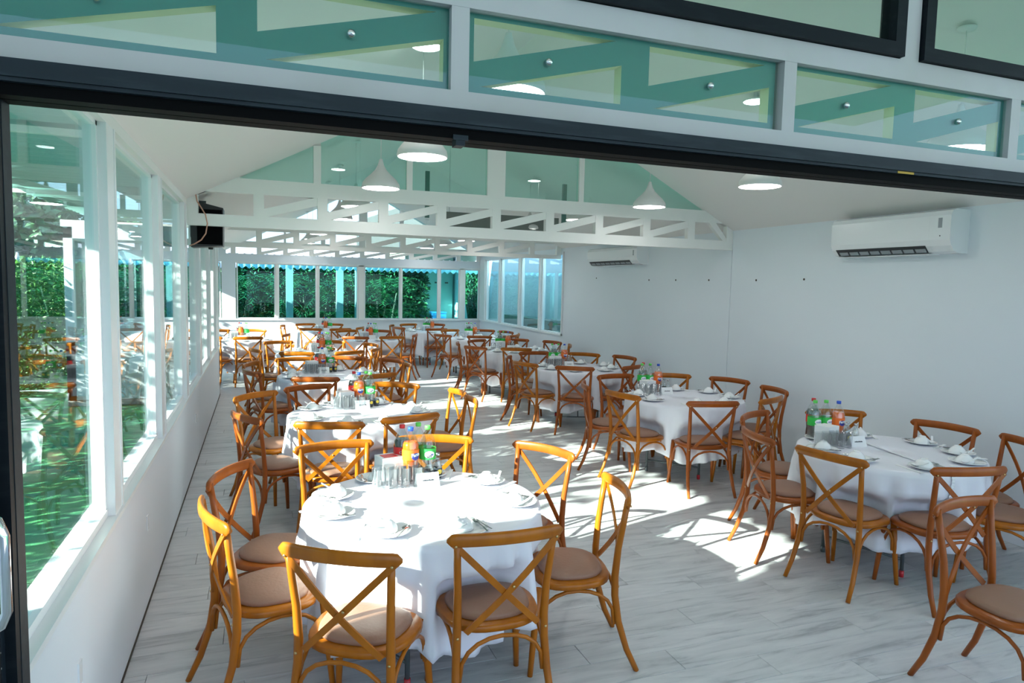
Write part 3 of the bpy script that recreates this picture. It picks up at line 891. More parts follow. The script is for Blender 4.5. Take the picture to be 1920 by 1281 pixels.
def table_meshes():
    p = []
    p.append(('tabletop', MB().lathe([(0.58, 0.722), (0.60, 0.728), (0.60, 0.748), (0.59, 0.752)], 48).mesh('tabletop', 'white_metal')))
    for sx in (-1, 1):
        for sy in (-1, 1):
            p.append(('leg', MB().tube([(sx * 0.33, sy * 0.27, 0.03), (sx * 0.33, sy * 0.27, 0.70)], 0.0125, 8).mesh('leg', 'steel')))
    for sx in (-1, 1):
        p.append(('crossbar', MB().tube([(sx * 0.33, -0.27, 0.12), (sx * 0.33, 0.27, 0.12)], 0.009, 6).tube([(sx * 0.33, -0.27, 0.71), (sx * 0.33, 0.27, 0.71)], 0.011, 6).tube([(sx * 0.33, 0, 0.12), (sx * 0.06, 0, 0.70)], 0.008, 6).mesh('crossbar', 'steel')))
    for sx in (-1, 1):
        for sy in (-1, 1):
            p.append(('foot_cap', MB().lathe([(0.0155, 0), (0.0155, 0.045)], 10, (sx * 0.33, sy * 0.27, 0)).mesh('foot_cap', 'red_cap' if sx * sy > 0 else 'steel')))
    return p
tm = table_meshes()
for i, (t, c) in enumerate(TABLES.items()):
    tb = thing('round_table', 'round folding table under white cloth, the %s' % PH[t], 'table', (c[0], c[1], 0), [0.5, 0.2, 0.9, 0.1, 0.33, 0.7, 1.2][i % 7], 'round folding tables')
    for nm, me in tm:
        obj(nm, me, None, tb)
    mb, rings = cloth(c, GAP[t], i + 3, 0.235)
    co = obj('tablecloth', mb, 'cloth', None, (c[0], c[1], 0))
    tag(co, 'white satin cloth hanging in folds over the %s' % PH[t], 'tablecloth', 'white tablecloths')
    sol = co.modifiers.new('thickness', 'SOLIDIFY'); sol.thickness = 0.0015; sol.offset = 1
    if t == 'R1':     # gathered satin seam that runs over the top and down the near side
        th = math.radians(-101)
        k = int(round((th % (2 * PI)) / (2 * PI) * 120)) % 120
        mbx = MB(); pts = []
        a0 = Vector((0.09, 0.50, ZT + 0.012)); a1 = Vector(rings[5][k])
        for j in range(8):
            q = a0.lerp(Vector((a1.x * 0.985, a1.y * 0.985, ZT + 0.012)), j / 7); pts.append(q)
        for ring in rings[5:]:
            q = Vector(ring[k]); q = q * 1.0; pts.append(Vector((q.x, q.y, q.z)) + Vector((math.cos(th), math.sin(th), 0)) * 0.010)
        tan = Vector((-math.sin(th), math.cos(th), 0))
        fine = []
        for a, b in zip(pts[:-1], pts[1:]):
            for q in range(4): fine.append(a.lerp(b, q / 4))
        fine.append(pts[-1])
        o = 0
        for j, q in enumerate(fine):
            wv = 0.012 + 0.004 * math.sin(j * 1.9)
            bump_ = Vector((math.cos(th), math.sin(th), 0.3)) * (0.004 * math.sin(j * 2.4))
            for a in (-1, -0.3, 0.3, 1):
                mbx.v.append(tuple(q + tan * wv * a + (bump_ if abs(a) < 0.5 else Vector((0, 0, 0)))))
        for j in range(len(fine) - 1):
            for a in range(3):
                mbx.f.append((j * 4 + a, j * 4 + a + 1, j * 4 + 5 + a, j * 4 + 4 + a)); mbx.m.append(0); mbx.sm.append(True)
        obj('gathered_seam', mbx, 'ribbon', co)

# ------------------------------------------------------------------ place settings
plate_me = MB().lathe([(0.055, 0.0), (0.062, 0.004), (0.105, 0.016), (0.110, 0.018), (0.108, 0.021), (0.100, 0.018), (0.065, 0.0075), (0.0, 0.0065)], 28).mesh('plate', 'porcelain')
bowl_me = MB().lathe([(0.056, 0.0), (0.0575, 0.002), (0.054, 0.016), (0.044, 0.034), (0.030, 0.046), (0.024, 0.049), (0.024, 0.055), (0.021, 0.055), (0.020, 0.050), (0.0, 0.049)], 24).mesh('bowl', 'porcelain')
sp_ = MB()
sp_.strip([(0.0, -0.085, 0.004), (0.0, -0.04, 0.008), (0.0, 0.02, 0.010)], (1, 0, 0), 0.008, (0, 0, 1), 0.0018)
vs, fs = [], []
for i in range(5):
    for j in range(12):
        a = 2 * PI * j / 12; r = i / 4
        vs.append((0.017 * r * math.cos(a), 0.045 + 0.027 * r * math.sin(a), 0.005 + 0.006 * r * r))
for i in range(4):
    for j in range(12):
        j2 = (j + 1) % 12
        fs.append((i * 12 + j, i * 12 + 12 + j, i * 12 + 12 + j2, i * 12 + j2))
sp_.add(vs, fs, 0, True)
spoon_me = sp_.mesh('spoon', 'cutlery')
so_ = MB()
vs, fs = [], []
for i in range(4):
    for j in range(12):
        a = 2 * PI * j / 12; r = i / 3
        vs.append((0.021 * r * math.cos(a), 0.030 * r * math.sin(a), 0.002 + 0.014 * r * r))
for i in range(3):
    for j in range(12):
        j2 = (j + 1) % 12
        fs.append((i * 12 + j, i * 12 + 12 + j, i * 12 + 12 + j2, i * 12 + j2))
so_.add(vs, fs, 0, True)
so_.strip([(0, -0.026, 0.014), (0, -0.05, 0.022), (0, -0.085, 0.044)], (1, 0, 0), 0.013, (0, 0.3, 1), 0.005)
soup_me = so_.mesh('soup_spoon', 'porcelain')
fk = MB().strip([(0.0, -0.085, 0.004), (0.0, 0.0, 0.008), (0, 0.03, 0.006)], (1, 0, 0), 0.007, (0, 0, 1), 0.0018)
fk.strip([(0, 0.028, 0.006), (0, 0.045, 0.005)], (1, 0, 0), 0.019, (0, 0, 1), 0.0018)
for q in (-0.0078, -0.0026, 0.0026, 0.0078):
    fk.strip([(q, 0.045, 0.005), (q, 0.083, 0.009)], (1, 0, 0), 0.0026, (0, 0, 1), 0.0018)
fork_me = fk.mesh('fork', 'cutlery')
stick_me = MB().box(-0.011, 0.011, -0.105, 0.105, 0.0, 0.004).mesh('chopstick_sleeve', 'paper')
ZC = ZT + 0.006
near_tabs = ('T1', 'T2', 'T3', 'R1', 'R2', 'R3')
for t, c in TABLES.items():
    rnd = random.Random(ord(t[0]) % 5 + int(c[1] * 10))
    secs = {s_: a for s_, a in seatpos[t]}
    if t in near_tabs or t == 'T4' or t == 'R4':
        secs = {k: secs.get(k, k * PI / 4 + PI / 8) for k in range(8)}
    for s_, a in secs.items():
        a = a + rnd.uniform(-0.05, 0.05)
        px, py = c[0] + 0.485 * math.cos(a), c[1] + 0.485 * math.sin(a)
        rz = a + PI / 2      # local -Y points out to the sitter
        def place(me, nm, lab, cat, grp, lx, ly, lz, dr=0.0):
            cs, sn = math.cos(rz), math.sin(rz)
            o = obj(nm, me, None, None, (px + lx * cs - ly * sn, py + lx * sn + ly * cs, ZC + lz), rz + dr)
            tag(o, lab + ', %s of the %s' % (SECT[s_], PH[t]), cat, grp)
            return o
        place(plate_me, 'plate', 'white plate', 'plate', 'dinner plates', 0, 0, 0)
        place(bowl_me, 'bowl', 'upturned white bowl', 'bowl', 'upturned bowls', -0.012, 0.012, 0.0095)
        if t in near_tabs:
            j = rnd.uniform(-0.3, 0.3)
            place(soup_me, 'soup_spoon', 'white soup spoon', 'spoon', 'china soup spoons', -0.078, 0.0, 0.014, 0.5 + j)
            place(spoon_me, 'spoon', 'steel spoon', 'spoon', 'steel spoons', 0.070, -0.012, 0.016, -0.35 + j)
        if t in ('T1', 'R1', 'T2', 'R2'):
            place(fork_me, 'fork', 'steel fork', 'fork', 'steel forks', 0.083, 0.0, 0.0175, -0.15 + j)
            place(stick_me, 'chopstick_sleeve', 'white paper chopstick sleeve', 'chopsticks', 'chopstick sleeves', -0.125, -0.02, 0, 0.15 + j)

# ------------------------------------------------------------------ centre clusters
def curved_patch(rx, rz, R, z0, zc_, ang=0.0, rows=4, n=20):
    """ellipse wrapped on a cylinder of radius R facing -Y"""
    mb = MB(); vs = []; fs = []
    for i in range(rows + 1):
        for j in range(n):
            a = 2 * PI * j / n
            u, v = rx * i / rows * math.cos(a), rz * i / rows * math.sin(a)
            th = -PI / 2 + ang + u / R
            vs.append((R * math.cos(th), R * math.sin(th), zc_ + v))
    for i in range(rows):
        for j in range(n):
            j2 = (j + 1) % n
            fs.append((i * n + j, (i + 1) * n + j, (i + 1) * n + j2, i * n + j2))
    mb.add(vs, fs, 0, True)
    return mb
def text_mesh(txt, size, R, zc_, ang, mname, shear=0.2, bold=0.0, rot=0.0):
    cu = bpy.data.curves.new('lettering', 'FONT')
    cu.body = txt; cu.size = size; cu.shear = shear; cu.align_x = 'CENTER'; cu.align_y = 'CENTER'; cu.offset = bold
    cu.resolution_u = 3
    to = bpy.data.objects.new('lettering', cu)
    COL.objects.link(to)
    dg = bpy.context.evaluated_depsgraph_get()
    me = bpy.data.meshes.new_from_object(to.evaluated_get(dg))
    bpy.data.objects.remove(to)
    for v in me.vertices:
        u, h = v.co.x, v.co.y
        u, h = u * math.cos(rot) - h * math.sin(rot), u * math.sin(rot) + h * math.cos(rot)
        if R:
            th = -PI / 2 + ang + u / R
            v.co = (R * math.cos(th), R * math.sin(th), zc_ + h)
        else:
            v.co = (u, 0, zc_ + h)
    me.materials.clear(); me.materials.append(M[mname])
    return me
prof = [(0.040, 0.0), (0.048, 0.006), (0.049, 0.03), (0.045, 0.075), (0.0485, 0.115), (0.0495, 0.17), (0.047, 0.205), (0.032, 0.245), (0.016, 0.272), (0.0135, 0.285)]
def bottle_set(kind, near):
    p = []
    n = 24 if near else 12
    body = MB().lathe(prof, n).mesh('bottle_body', 'clear')
    p.append(('bottle_body', body, None))
    if kind == 'orange':
        p.append(('soda', MB().lathe([(r - 0.002, z + 0.002) for r, z in prof[:7]] + [(0.036, 0.222)], n).mesh('soda', 'orange'), None))
        p.append(('label', MB().lathe([(0.0499, 0.118), (0.0506, 0.145), (0.0502, 0.178)], n, capb=False, capt=False).mesh('label', 'orange_label'), 'lab'))
        if near:
            p.append(('logo', curved_patch(0.028, 0.021, 0.0514, 0, 0.140, -0.1).mesh('logo', 'blue_print'), 'sub'))
            p.append(('lettering', text_mesh('Fanta', 0.028, 0.0520, 0.150, -0.1, 'white_print', 0.1, 0.0009, 0.12), 'sub'))
        cap = 'blue_cap'
    elif kind == 'cola':
        p.append(('soda', MB().lathe([(r - 0.002, z + 0.002) for r, z in prof[:7]] + [(0.036, 0.222)], n).mesh('soda', 'cola'), None))
        p.append(('label', MB().lathe([(0.0499, 0.118), (0.0506, 0.145), (0.0502, 0.178)], n, capb=False, capt=False).mesh('label', 'red_label'), 'lab'))
        if near:
            p.append(('lettering', text_mesh('Coca-Cola', 0.020, 0.0512, 0.148, 0.1, 'white_print', 0.3, 0.0004), 'sub'))
        cap = 'red_cap'
    else:
        p.append(('label', MB().lathe([(0.0498, 0.112), (0.0506, 0.140), (0.0506, 0.176)], n, capb=False, capt=False).mesh('label', 'green_label'), 'lab'))
        if near:
            p.append(('logo', curved_patch(0.032, 0.021, 0.0513, 0, 0.143, 0.05).mesh('logo', 'white_print'), 'sub'))
            p.append(('lettering', text_mesh('namthip', 0.0145, 0.0519, 0.143, 0.05, 'blue_print', 0.2, 0.0003), 'sub'))
        cap = 'green_cap'
    p.append(('cap', MB().lathe([(0.0165, 0.284), (0.0168, 0.303), (0.015, 0.306)], 16 if near else 8).mesh('cap', cap), None))
    return p
BS = {(k, nr): bottle_set(k, nr) for k in ('orange', 'cola', 'water') for nr in (True, False)}
def put_bottle(kind, near, x, y, lab, rz):
    b = thing('bottle', lab, 'bottle', (x, y, ZC), rz, {'orange': 'orange soda bottles', 'cola': 'cola bottles', 'water': 'water bottles'}[kind])
    lbl = None
    for nm, me, role in BS[(kind, near)]:
        o = obj(nm, me, None, lbl if role == 'sub' else b)
        if role == 'lab':
            lbl = o
glass_me = MB().lathe([(0.024, 0.0), (0.0265, 0.002), (0.0305, 0.112), (0.0318, 0.114), (0.0300, 0.114), (0.0255, 0.014), (0.0, 0.012)], 16).mesh('drinking_glass', 'clear_dark')
box_me = MB().box(-0.065, 0.065, -0.06, 0.06, 0, 0.135).mesh('carton', 'paper')
tis_me = MB().box(-0.045, 0.040, -0.035, 0.035, 0.1352, 0.137).mesh('printed_top', 'red_label')
cond = [MB().lathe([(0.026, 0), (0.027, 0.075), (0.022, 0.098), (0.012, 0.118), (0.0125, 0.135)], 14).mesh('bottle_body', 'clear'),
        MB().lathe([(0.0245, 0.003), (0.0255, 0.05), (0.0255, 0.052)], 14).mesh('sauce', 'sauce'),
        MB().lathe([(0.0274, 0.02), (0.0277, 0.062)], 14, capb=False, capt=False).mesh('label', 'dark_print'),
        curved_patch(0.016, 0.014, 0.0282, 0, 0.041, 0.0, 2, 12).mesh('logo', 'yellow_print'),
        MB().lathe([(0.0135, 0.134), (0.0138, 0.148)], 12).mesh('cap', 'cutlery')]
card = MB()
for q in (-1, 1):
    a = Vector((0, q * 0.035, 0)); b = Vector((0, 0, 0.075))
    nrm = Vector((0, q * 0.075, 0.035)).normalized() * 0.0008
    vs = [(-0.065, a.y, 0), (0.065, a.y, 0), (0.065, 0, 0.075), (-0.065, 0, 0.075)]
    v2 = [tuple(Vector(v) + nrm) for v in vs]
    card.add(vs + v2, [(0, 1, 2, 3), (7, 6, 5, 4), (0, 4, 5, 1), (1, 5, 6, 2), (2, 6, 7, 3), (3, 7, 4, 0)])
card_me = card.mesh('folded_card', 'paper')
cl_ = MB()
rnd = random.Random(4)
x = -0.033
while x < 0.032:
    wv = rnd.uniform(0.0022, 0.005)
    cl_.box(x, x + wv, -0.0012, -0.0006, 0.0, rnd.uniform(0.005, 0.009)); x += wv + 0.0016
cl_.box(-0.033, 0.033, -0.0012, -0.0006, 0.002, 0.0036)
for i in range(len(cl_.v)):
    v = cl_.v[i]
    zz = 0.034 + v[2]
    cl_.v[i] = (v[0], -0.035 * (1 - zz / 0.075) + v[1] - 0.0012, zz)
cardtxt_me = cl_.mesh('lettering', 'dark_print')
CL = dict(T1=(0.71, 3.83), T2=(0.74, 6.28), T3=(0.62, 8.80), T4=(0.83, 11.35), R1=(4.02, 3.92), R2=(3.97, 6.40), R3=(3.98, 8.92), R4=(4.02, 11.45),
          R5=(4.20, 14.05), M1=(2.0, 13.95), L=(-0.45, 14.0), T5=(1.30, 16.1), M2=(3.75, 16.1))
for t, (gx, gy) in CL.items():
    near = t in ('T1', 'T2', 'R1', 'R2', 'R3', 'T3')
    ph_ = PH[t]
    mir = 1
    if t == 'T1':
        bl_ = [('cola', 0.075, 0.135, 0.2), ('orange', 0.108, 0.050, 0.55), ('water', 0.178, 0.165, 0.1), ('water', 0.212, 0.066, 0.0)]
        bxp, cardp = (-0.010, 0.085), (0.17, -0.115)
    elif t in ('T2', 'T3', 'T4', 'L', 'T5', 'M1'):
        bl_ = [('cola', 0.080, 0.175, 0.2), ('orange', 0.115, 0.085, 0.3), ('water', 0.190, 0.165, 0.1), ('water', 0.215, 0.080, 0.0)]
        bxp, cardp = (-0.010, 0.085), (0.12, -0.095)
    else:
        bl_ = [('water', 0.005, 0.19, -0.1), ('water', 0.098, 0.175, 0.05), ('cola', 0.07, 0.275, 0.2), ('orange', 0.168, 0.120, 0.05)]
        bxp, cardp = (0.005, 0.062), (0.15, -0.085)
    cnt = 0
    for k, dx, dy, rz in bl_:
        lab = {'orange': 'blue-capped orange soda bottle', 'cola': 'red-capped cola bottle', 'water': 'green-capped water bottle'}[k]
        if k == 'water':
            lab += [', left of two', ', right of two'][cnt]; cnt += 1
        put_bottle(k, near, gx + dx, gy + dy, lab + ' on the %s' % ph_, rz)
    bo = thing('carton', 'small white tissue carton beside bottles on the %s' % ph_, 'box', (gx + bxp[0], gy + bxp[1], ZC), 0.25, 'white cartons')
    obj('carton_body', box_me, None, bo)
    if t == 'T1':
        obj('printed_top', tis_me, None, bo)
    rows = (0, 1) if near else (0,)
    gi = 0
    for r_ in rows:
        for q in range(4 if near else 3):
            gxx = gx - 0.10 + q * 0.068 + (0.012 if r_ else 0) + (-0.075 if t[0] == 'R' else 0)
            gyy = gy - 0.045 - 0.066 * r_
            tag(obj('drinking_glass', glass_me, None, None, (gxx, gyy, ZC)), 'clear tumbler, %s row place %s from left, %s' % (['back', 'front'][r_], ['one', 'two', 'three', 'four'][q], ph_), 'glass', 'drinking glasses')
    if t[0] == 'T' and t != 'T5' or t[0] == 'R':
        for q, (dx, dy) in enumerate(((0.205, -0.010), (0.265, 0.03)) if t[0] == 'T' else ((0.165, 0.035), (0.215, 0.065), (0.225, 0.0))):
            cb = thing('condiment_bottle', 'small glass sauce bottle, %s, on the %s' % (['left', 'right', 'foremost'][q], ph_), 'bottle', (gx + dx, gy + dy, ZC), 0.3, 'sauce bottles')
            obj('bottle_body', cond[0], None, cb)
            obj('sauce', cond[1], None, cb)
            if q != 2:
                lb = obj('label', cond[2], None, cb)
                obj('logo', cond[3], None, lb)
            obj('cap', cond[4], None, cb)
    cd = thing('table_card', 'folded white card on the %s' % ph_, 'card', (gx + cardp[0], gy + cardp[1], ZC), -0.12 if t[0] == 'R' else 0.05, 'folded table cards')
    cb_ = obj('folded_card', card_me, None, cd)
    if t[0] == 'R' or t in ('T1', 'T2', 'T3'):
        obj('lettering', cardtxt_me, None, cd)

# ------------------------------------------------------------------ pendant lamps
shade = MB().lathe([(0.165, 0.0), (0.172, 0.010), (0.165, 0.045), (0.135, 0.085), (0.090, 0.125), (0.052, 0.165), (0.030, 0.205), (0.018, 0.245), (0.014, 0.262), (0.0, 0.264)], 32, capb=False).mesh('lamp_shade', 'lamp')
disc = MB().lathe([(0.0, 0.004), (0.158, 0.004), (0.158, 0.014), (0.0, 0.014)], 32).mesh('diffuser', 'glow')
rose = MB().lathe([(0.0, -0.020), (0.045, -0.018), (0.052, -0.006), (0.052, 0.0)], 20).mesh('ceiling_rose', 'lamp')
li = 0
for side, x in (('left', 1.04), ('right', 3.84)):
    for k in range(9):
        y = 2.95 + 1.7 * k
        if abs(y - YA) < 0.2: y -= 0.2
        t = thing('pendant_lamp', 'white bell pendant lamp, %s row, %s from the door' % (side, ['first', 'second', 'third', 'fourth', 'fifth', 'sixth', 'seventh', 'eighth', 'ninth'][k]), 'lamp', (x, y, 2.745), 0, 'bell pendant lamps')
        if k < 6:
            pass
        obj('lamp_shade', shade, None, t)
        obj('diffuser', disc, None, t)
        zt = zc(x) - 2.745
        obj('cable', MB().tube([(0, 0, 0.26), (0, 0, zt - 0.012)], 0.0028, 6), 'lamp', t)
        obj('ceiling_rose', rose, None, t, (0, 0, zt - 0.006))
# two flush round lights on the slopes
for x, y, lab, tilt in ((1.01, 4.43, 'round white ceiling light on the left slope above the door glass', 1), (3.765, 4.66, 'round white ceiling light on the right slope above the door glass', -1)):
    t = thing('ceiling_light', lab, 'light', (x, y, zc(x) - 0.062))
    a = math.atan(SL) * tilt
    obj('rim', MB().lathe([(0.093, -0.008), (0.098, -0.006), (0.098, 0.004), (0.016, 0.010), (0.016, 0.07)], 28, capb=False).mesh('rim', 'lamp'), None, t)
    obj('diffuser', MB().lathe([(0.0, -0.012), (0.088, -0.010), (0.092, -0.004), (0.0, 0.0)], 28).mesh('diffuser', 'glow'), None, t)

# ------------------------------------------------------------------ air conditioners
def aircon(y0, y1, z0, z1, lab):
    """wall unit on the right wall; long axis along Y, nose towards -X"""
    t = thing('air_conditioner', lab, 'air conditioner', (XR, (y0 + y1) / 2, z0))
    L = (y1 - y0) / 2; H = z1 - z0; D = 0.21
    prof = [(0, 0.0), (-0.09, 0.0), (-0.15, 0.015), (-0.19, 0.06), (-D, 0.11), (-D, H - 0.05), (-0.19, H - 0.012), (-0.15, H), (0, H)]
    def ext(a, b, grow=0.0):
        mb = MB(); n = len(prof)
        pr = [(x - (grow if x < -0.05 else 0), z) for x, z in prof]
        v = [(x, a, z) for x, z in pr] + [(x, b, z) for x, z in pr]
        f = [tuple(range(n)), tuple(range(2 * n - 1, n - 1, -1))] + [((i + 1) % n, i, n + i, n + (i + 1) % n) for i in range(n)]
        mb.add(v, f)
        return mb
    obj('housing', ext(-L + 0.19, L), 'plastic', t)
    sd = obj('side_cover', ext(-L, -L + 0.187, 0.003), 'plastic', t)
    obj('display', MB().box(-D - 0.0045, -D - 0.0028, -L + 0.075, -L + 0.11, H - 0.15, H - 0.07), 'vent_grey', sd)
    obj('sensor', MB().box(-D - 0.0045, -D - 0.0028, -L + 0.085, -L + 0.093, 0.135, 0.145), 'vent_dark', sd)
    # outlet: dark slot with louvres on the lower slanting face
    a = Vector((-0.145, 0, 0.008)); b = Vector((-0.195, 0, 0.068))
    nn = Vector((-(b.z - a.z), 0, (b.x - a.x))).normalized()
    if nn.x > 0: nn = -nn
    def quadbox(y_a, y_b, u0, u1, h0, h1, nm, m, par):
        p0, p1 = a.lerp(b, u0), a.lerp(b, u1)
        v = []
        for h in (h0, h1):
            for yy, p in ((y_a, p0), (y_b, p0), (y_b, p1), (y_a, p1)):
                v.append((p.x + nn.x * h, yy, p.z + nn.z * h))
        return obj(nm, MB().add(v, [(0, 3, 2, 1), (4, 5, 6, 7), (0, 1, 5, 4), (1, 2, 6, 5), (2, 3, 7, 6), (3, 0, 4, 7)]), m, par)
    sl_ = quadbox(-L + 0.23, L - 0.05, 0.02, 0.98, 0.001, 0.004, 'outlet', 'vent_dark', t)
    w_ = (2 * L - 0.30) / 8
    for k in range(8):
        quadbox(-L + 0.24 + k * w_, -L + 0.24 + (k + 0.82) * w_, 0.15, 0.6, 0.0045, 0.009, 'louvre', 'vent_grey', sl_)
    obj('flap', MB().box(-0.135, -0.02, -L + 0.23, L - 0.05, -0.006, 0.0), 'plastic', t)
    return t
aircon(4.02, 5.25, 2.24, 2.595, 'white wall air conditioner high on the right wall, the large near one')
aircon(8.93, 10.55, 2.25, 2.53, 'white wall air conditioner farther down the right wall, behind the first beam')

# ------------------------------------------------------------------ loudspeaker behind the first beam
t = thing('loudspeaker', 'black loudspeaker hung by the left wall behind the first beam', 'speaker', (-0.44, YA + 0.30, 2.19))
obj('cabinet', MB().prism([(-0.165, 0), (0.115, 0.02), (0.12, 0.38), (-0.10, 0.43), (-0.165, 0.43)], -0.12, 0.16), 'speaker', t)
obj('bracket', MB().box(-0.178, -0.165, -0.02, 0.02, 0.1, 0.36).tube([(-0.05, 0, 0.40), (-0.04, 0, 0.44), (-0.15, 0, 0.44)], 0.012, 6), 'steel', t)
obj('grille', MB().box(-0.11, 0.11, -0.128, -0.121, 0.03, 0.36), 'black_deep', t)
obj('knob', MB().lathe([(0.02, -0.02), (0.025, 0)], 12, (0.0, 0, 0.008)), 'speaker', t)
cb = MB().tube([(-0.54, YA - 0.03, 2.66), (-0.53, YA - 0.03, 2.60), (-0.50, YA - 0.04, 2.55), (-0.46, YA - 0.05, 2.48), (-0.445, YA - 0.05, 2.40), (-0.46, YA - 0.04, 2.31), (-0.50, YA - 0.03, 2.25), (-0.56, YA - 0.02, 2.21), (-0.60, YA, 2.195)], 0.006, 8)
tag(obj('speaker_cable', cb, 'cable'), 'thin copper-coloured cable looping in front of the black loudspeaker', 'cable')
for i, (yy, zz) in enumerate(((2.75, 0.47), (4.35, 0.48), (7.6, 0.47))):
    tag(obj('wall_socket', MB().box(XL, XL + 0.006, yy - 0.022, yy + 0.022, zz - 0.04, zz + 0.045), 'plastic'), 'small blank cover plate on the low left wall, %s from the door' % ['first', 'second', 'third'][i], 'cover plate')

# ------------------------------------------------------------------ outside: planting
def leaves(rnd, n, cen, rad, size, flat=False, shell=0.0):
    vs, fs = [], []
    for i in range(n):
        while True:
            p = Vector((rnd.uniform(-1, 1), rnd.uniform(-1, 1), rnd.uniform(-1, 1)))
            if flat or p.length < 1:
                if p.length > shell: break
        q = Vector((cen[0] + p.x * rad[0], cen[1] + p.y * rad[1], cen[2] + p.z * rad[2]))
        d = Vector((rnd.gauss(0, 1), rnd.gauss(0, 1), rnd.gauss(0, 0.7))).normalized()
        s_ = d.cross(Vector((rnd.gauss(0, 1), rnd.gauss(0, 1), rnd.gauss(0, 1)))).normalized()
        l = size * rnd.uniform(0.6, 1.3); w_ = l * 0.28
        nrm = d.cross(s_) * (l * 0.08)
        o = len(vs)
        vs += [q, q + d * l * 0.5 + s_ * w_ - nrm, q + d * l, q + d * l * 0.5 - s_ * w_ - nrm]
        fs += [(o, o + 1, o + 2), (o, o + 2, o + 3)]
    return vs, fs
rnd = random.Random(11)
ORD = ['first', 'second', 'third', 'fourth', 'fifth', 'sixth', 'seventh', 'eighth', 'ninth', 'tenth', 'eleventh', 'twelfth', 'thirteenth', 'fourteenth', 'fifteenth']
hv = []
for k in range(3):
    v, f = leaves(rnd, 5600, (0, 0, 1.12), (0.50, 0.98, 1.16), 0.11, flat=True)
    hv.append(MB().add(v, f).mesh('foliage', 'leaf'))
hd = []
for k in range(2):
    v, f = leaves(rnd, 9000, (0, 0, 1.3), (0.50, 1.0, 1.28), 0.15, flat=True)
    hd.append(MB().add(v, f).mesh('foliage', 'leaf_dark'))
stem = MB()
for k in range(7):
    a = rnd.uniform(-0.8, 0.8)
    stem.tube([(rnd.uniform(-.2, .2), a, 0), (rnd.uniform(-.3, .3), a + rnd.uniform(-.2, .2), 1.4)], 0.018, 5)
stem_me = stem.mesh('stem', 'bark')
for k in range(15):
    y = 2.75 + k * 2.05
    t = thing('hedge_shrub', '%s leafy hedge shrub outside the left windows, counted from the door' % ORD[k], 'shrub', (-4.0, y, -0.1), 0, 'hedge outside the left windows')
    obj('foliage', hv[k % 3], None, t); obj('stem', stem_me, None, t)
for k in range(5):
    t = thing('hedge_shrub', '%s dark green shrub from the left behind the palms outside the far windows' % ORD[k], 'shrub', (-4.0 + k * 2.05, 22.6, -0.1), PI / 2, 'hedge outside the far windows')
    obj('foliage', hd[k % 2], None, t); obj('stem', stem_me, None, t)
t = thing('hedge_shrub', 'dark shrub outside the last narrow far window, behind the leaning poles', 'shrub', (5.86, 19.3, -0.1), 0, 'hedge outside the far windows')
t.scale = (0.5, 0.5, 0.95)
obj('foliage', hd[1], None, t); obj('stem', stem_me, None, t)
# palms: curved fronds with leaflets
def palm(seed, nf, H):
    rnd = random.Random(seed)
    st, fr = MB(), MB()
    for k in range(6):
        bx, by = rnd.uniform(-.3, .3), rnd.uniform(-.3, .3)
        st.tube([(bx, by, 0), (bx * 1.5, by * 1.5, H * 0.35), (bx * 2, by * 2, H * rnd.uniform(.45, .6))], [0.035, 0.028, 0.02], 6)
    for k in range(nf):
        a = rnd.uniform(0, 2 * PI); b0 = Vector((rnd.uniform(-.45, .45), rnd.uniform(-.45, .45), H * rnd.uniform(0.25, 0.62)))
        L = rnd.uniform(0.9, 1.5)
        prev = None
        pts = []
        for i in range(7):
            u = i / 6
            r = L * (0.75 * u); z = L * (0.95 * u - 0.85 * u * u)
            pts.append(b0 + Vector((math.cos(a) * r, math.sin(a) * r, z)))
        fr.tube(pts, [0.009] * 4 + [0.006] * 3, 3, cap=False)
        side = Vector((-math.sin(a), math.cos(a), 0))
        for i in range(1, 7):
            for h in (0, 0.5):
                if i == 6 and h: continue
                p = pts[i] if not h else pts[i].lerp(pts[i + 1] if i < 6 else pts[i], 0.5)
                tdir = (pts[i] - pts[i - 1]).normalized()
                for s_ in (-1, 1):
                    d = (side * s_ * 0.9 + tdir * 0.6 + Vector((0, 0, -0.25))).normalized()
                    l = 0.30 * (1 - 0.07 * i)
                    wv = tdir * 0.018
                    o = len(fr.v)
                    fr.v += [tuple(p - wv), tuple(p + wv), tuple(p + d * l)]
                    fr.f.append((o, o + 1, o + 2)); fr.m.append(0); fr.sm.append(False)
    return st.mesh('stem', 'bark'), fr.mesh('fronds', 'leaf_dark')
pal = [palm(s_, 64, 3.0) for s_ in (1, 2, 3)]
for k in range(8):
    x = -3.4 + k * 0.98
    t = thing('areca_palm', '%s bushy green palm clump from the left outside the far windows' % ORD[k], 'palm', (x, 20.9 + 0.25 * math.sin(k * 2.3), -0.1), k * 1.3, 'palms outside the far windows')
    obj('stem', pal[k % 3][0], None, t); obj('fronds', pal[k % 3][1], None, t)
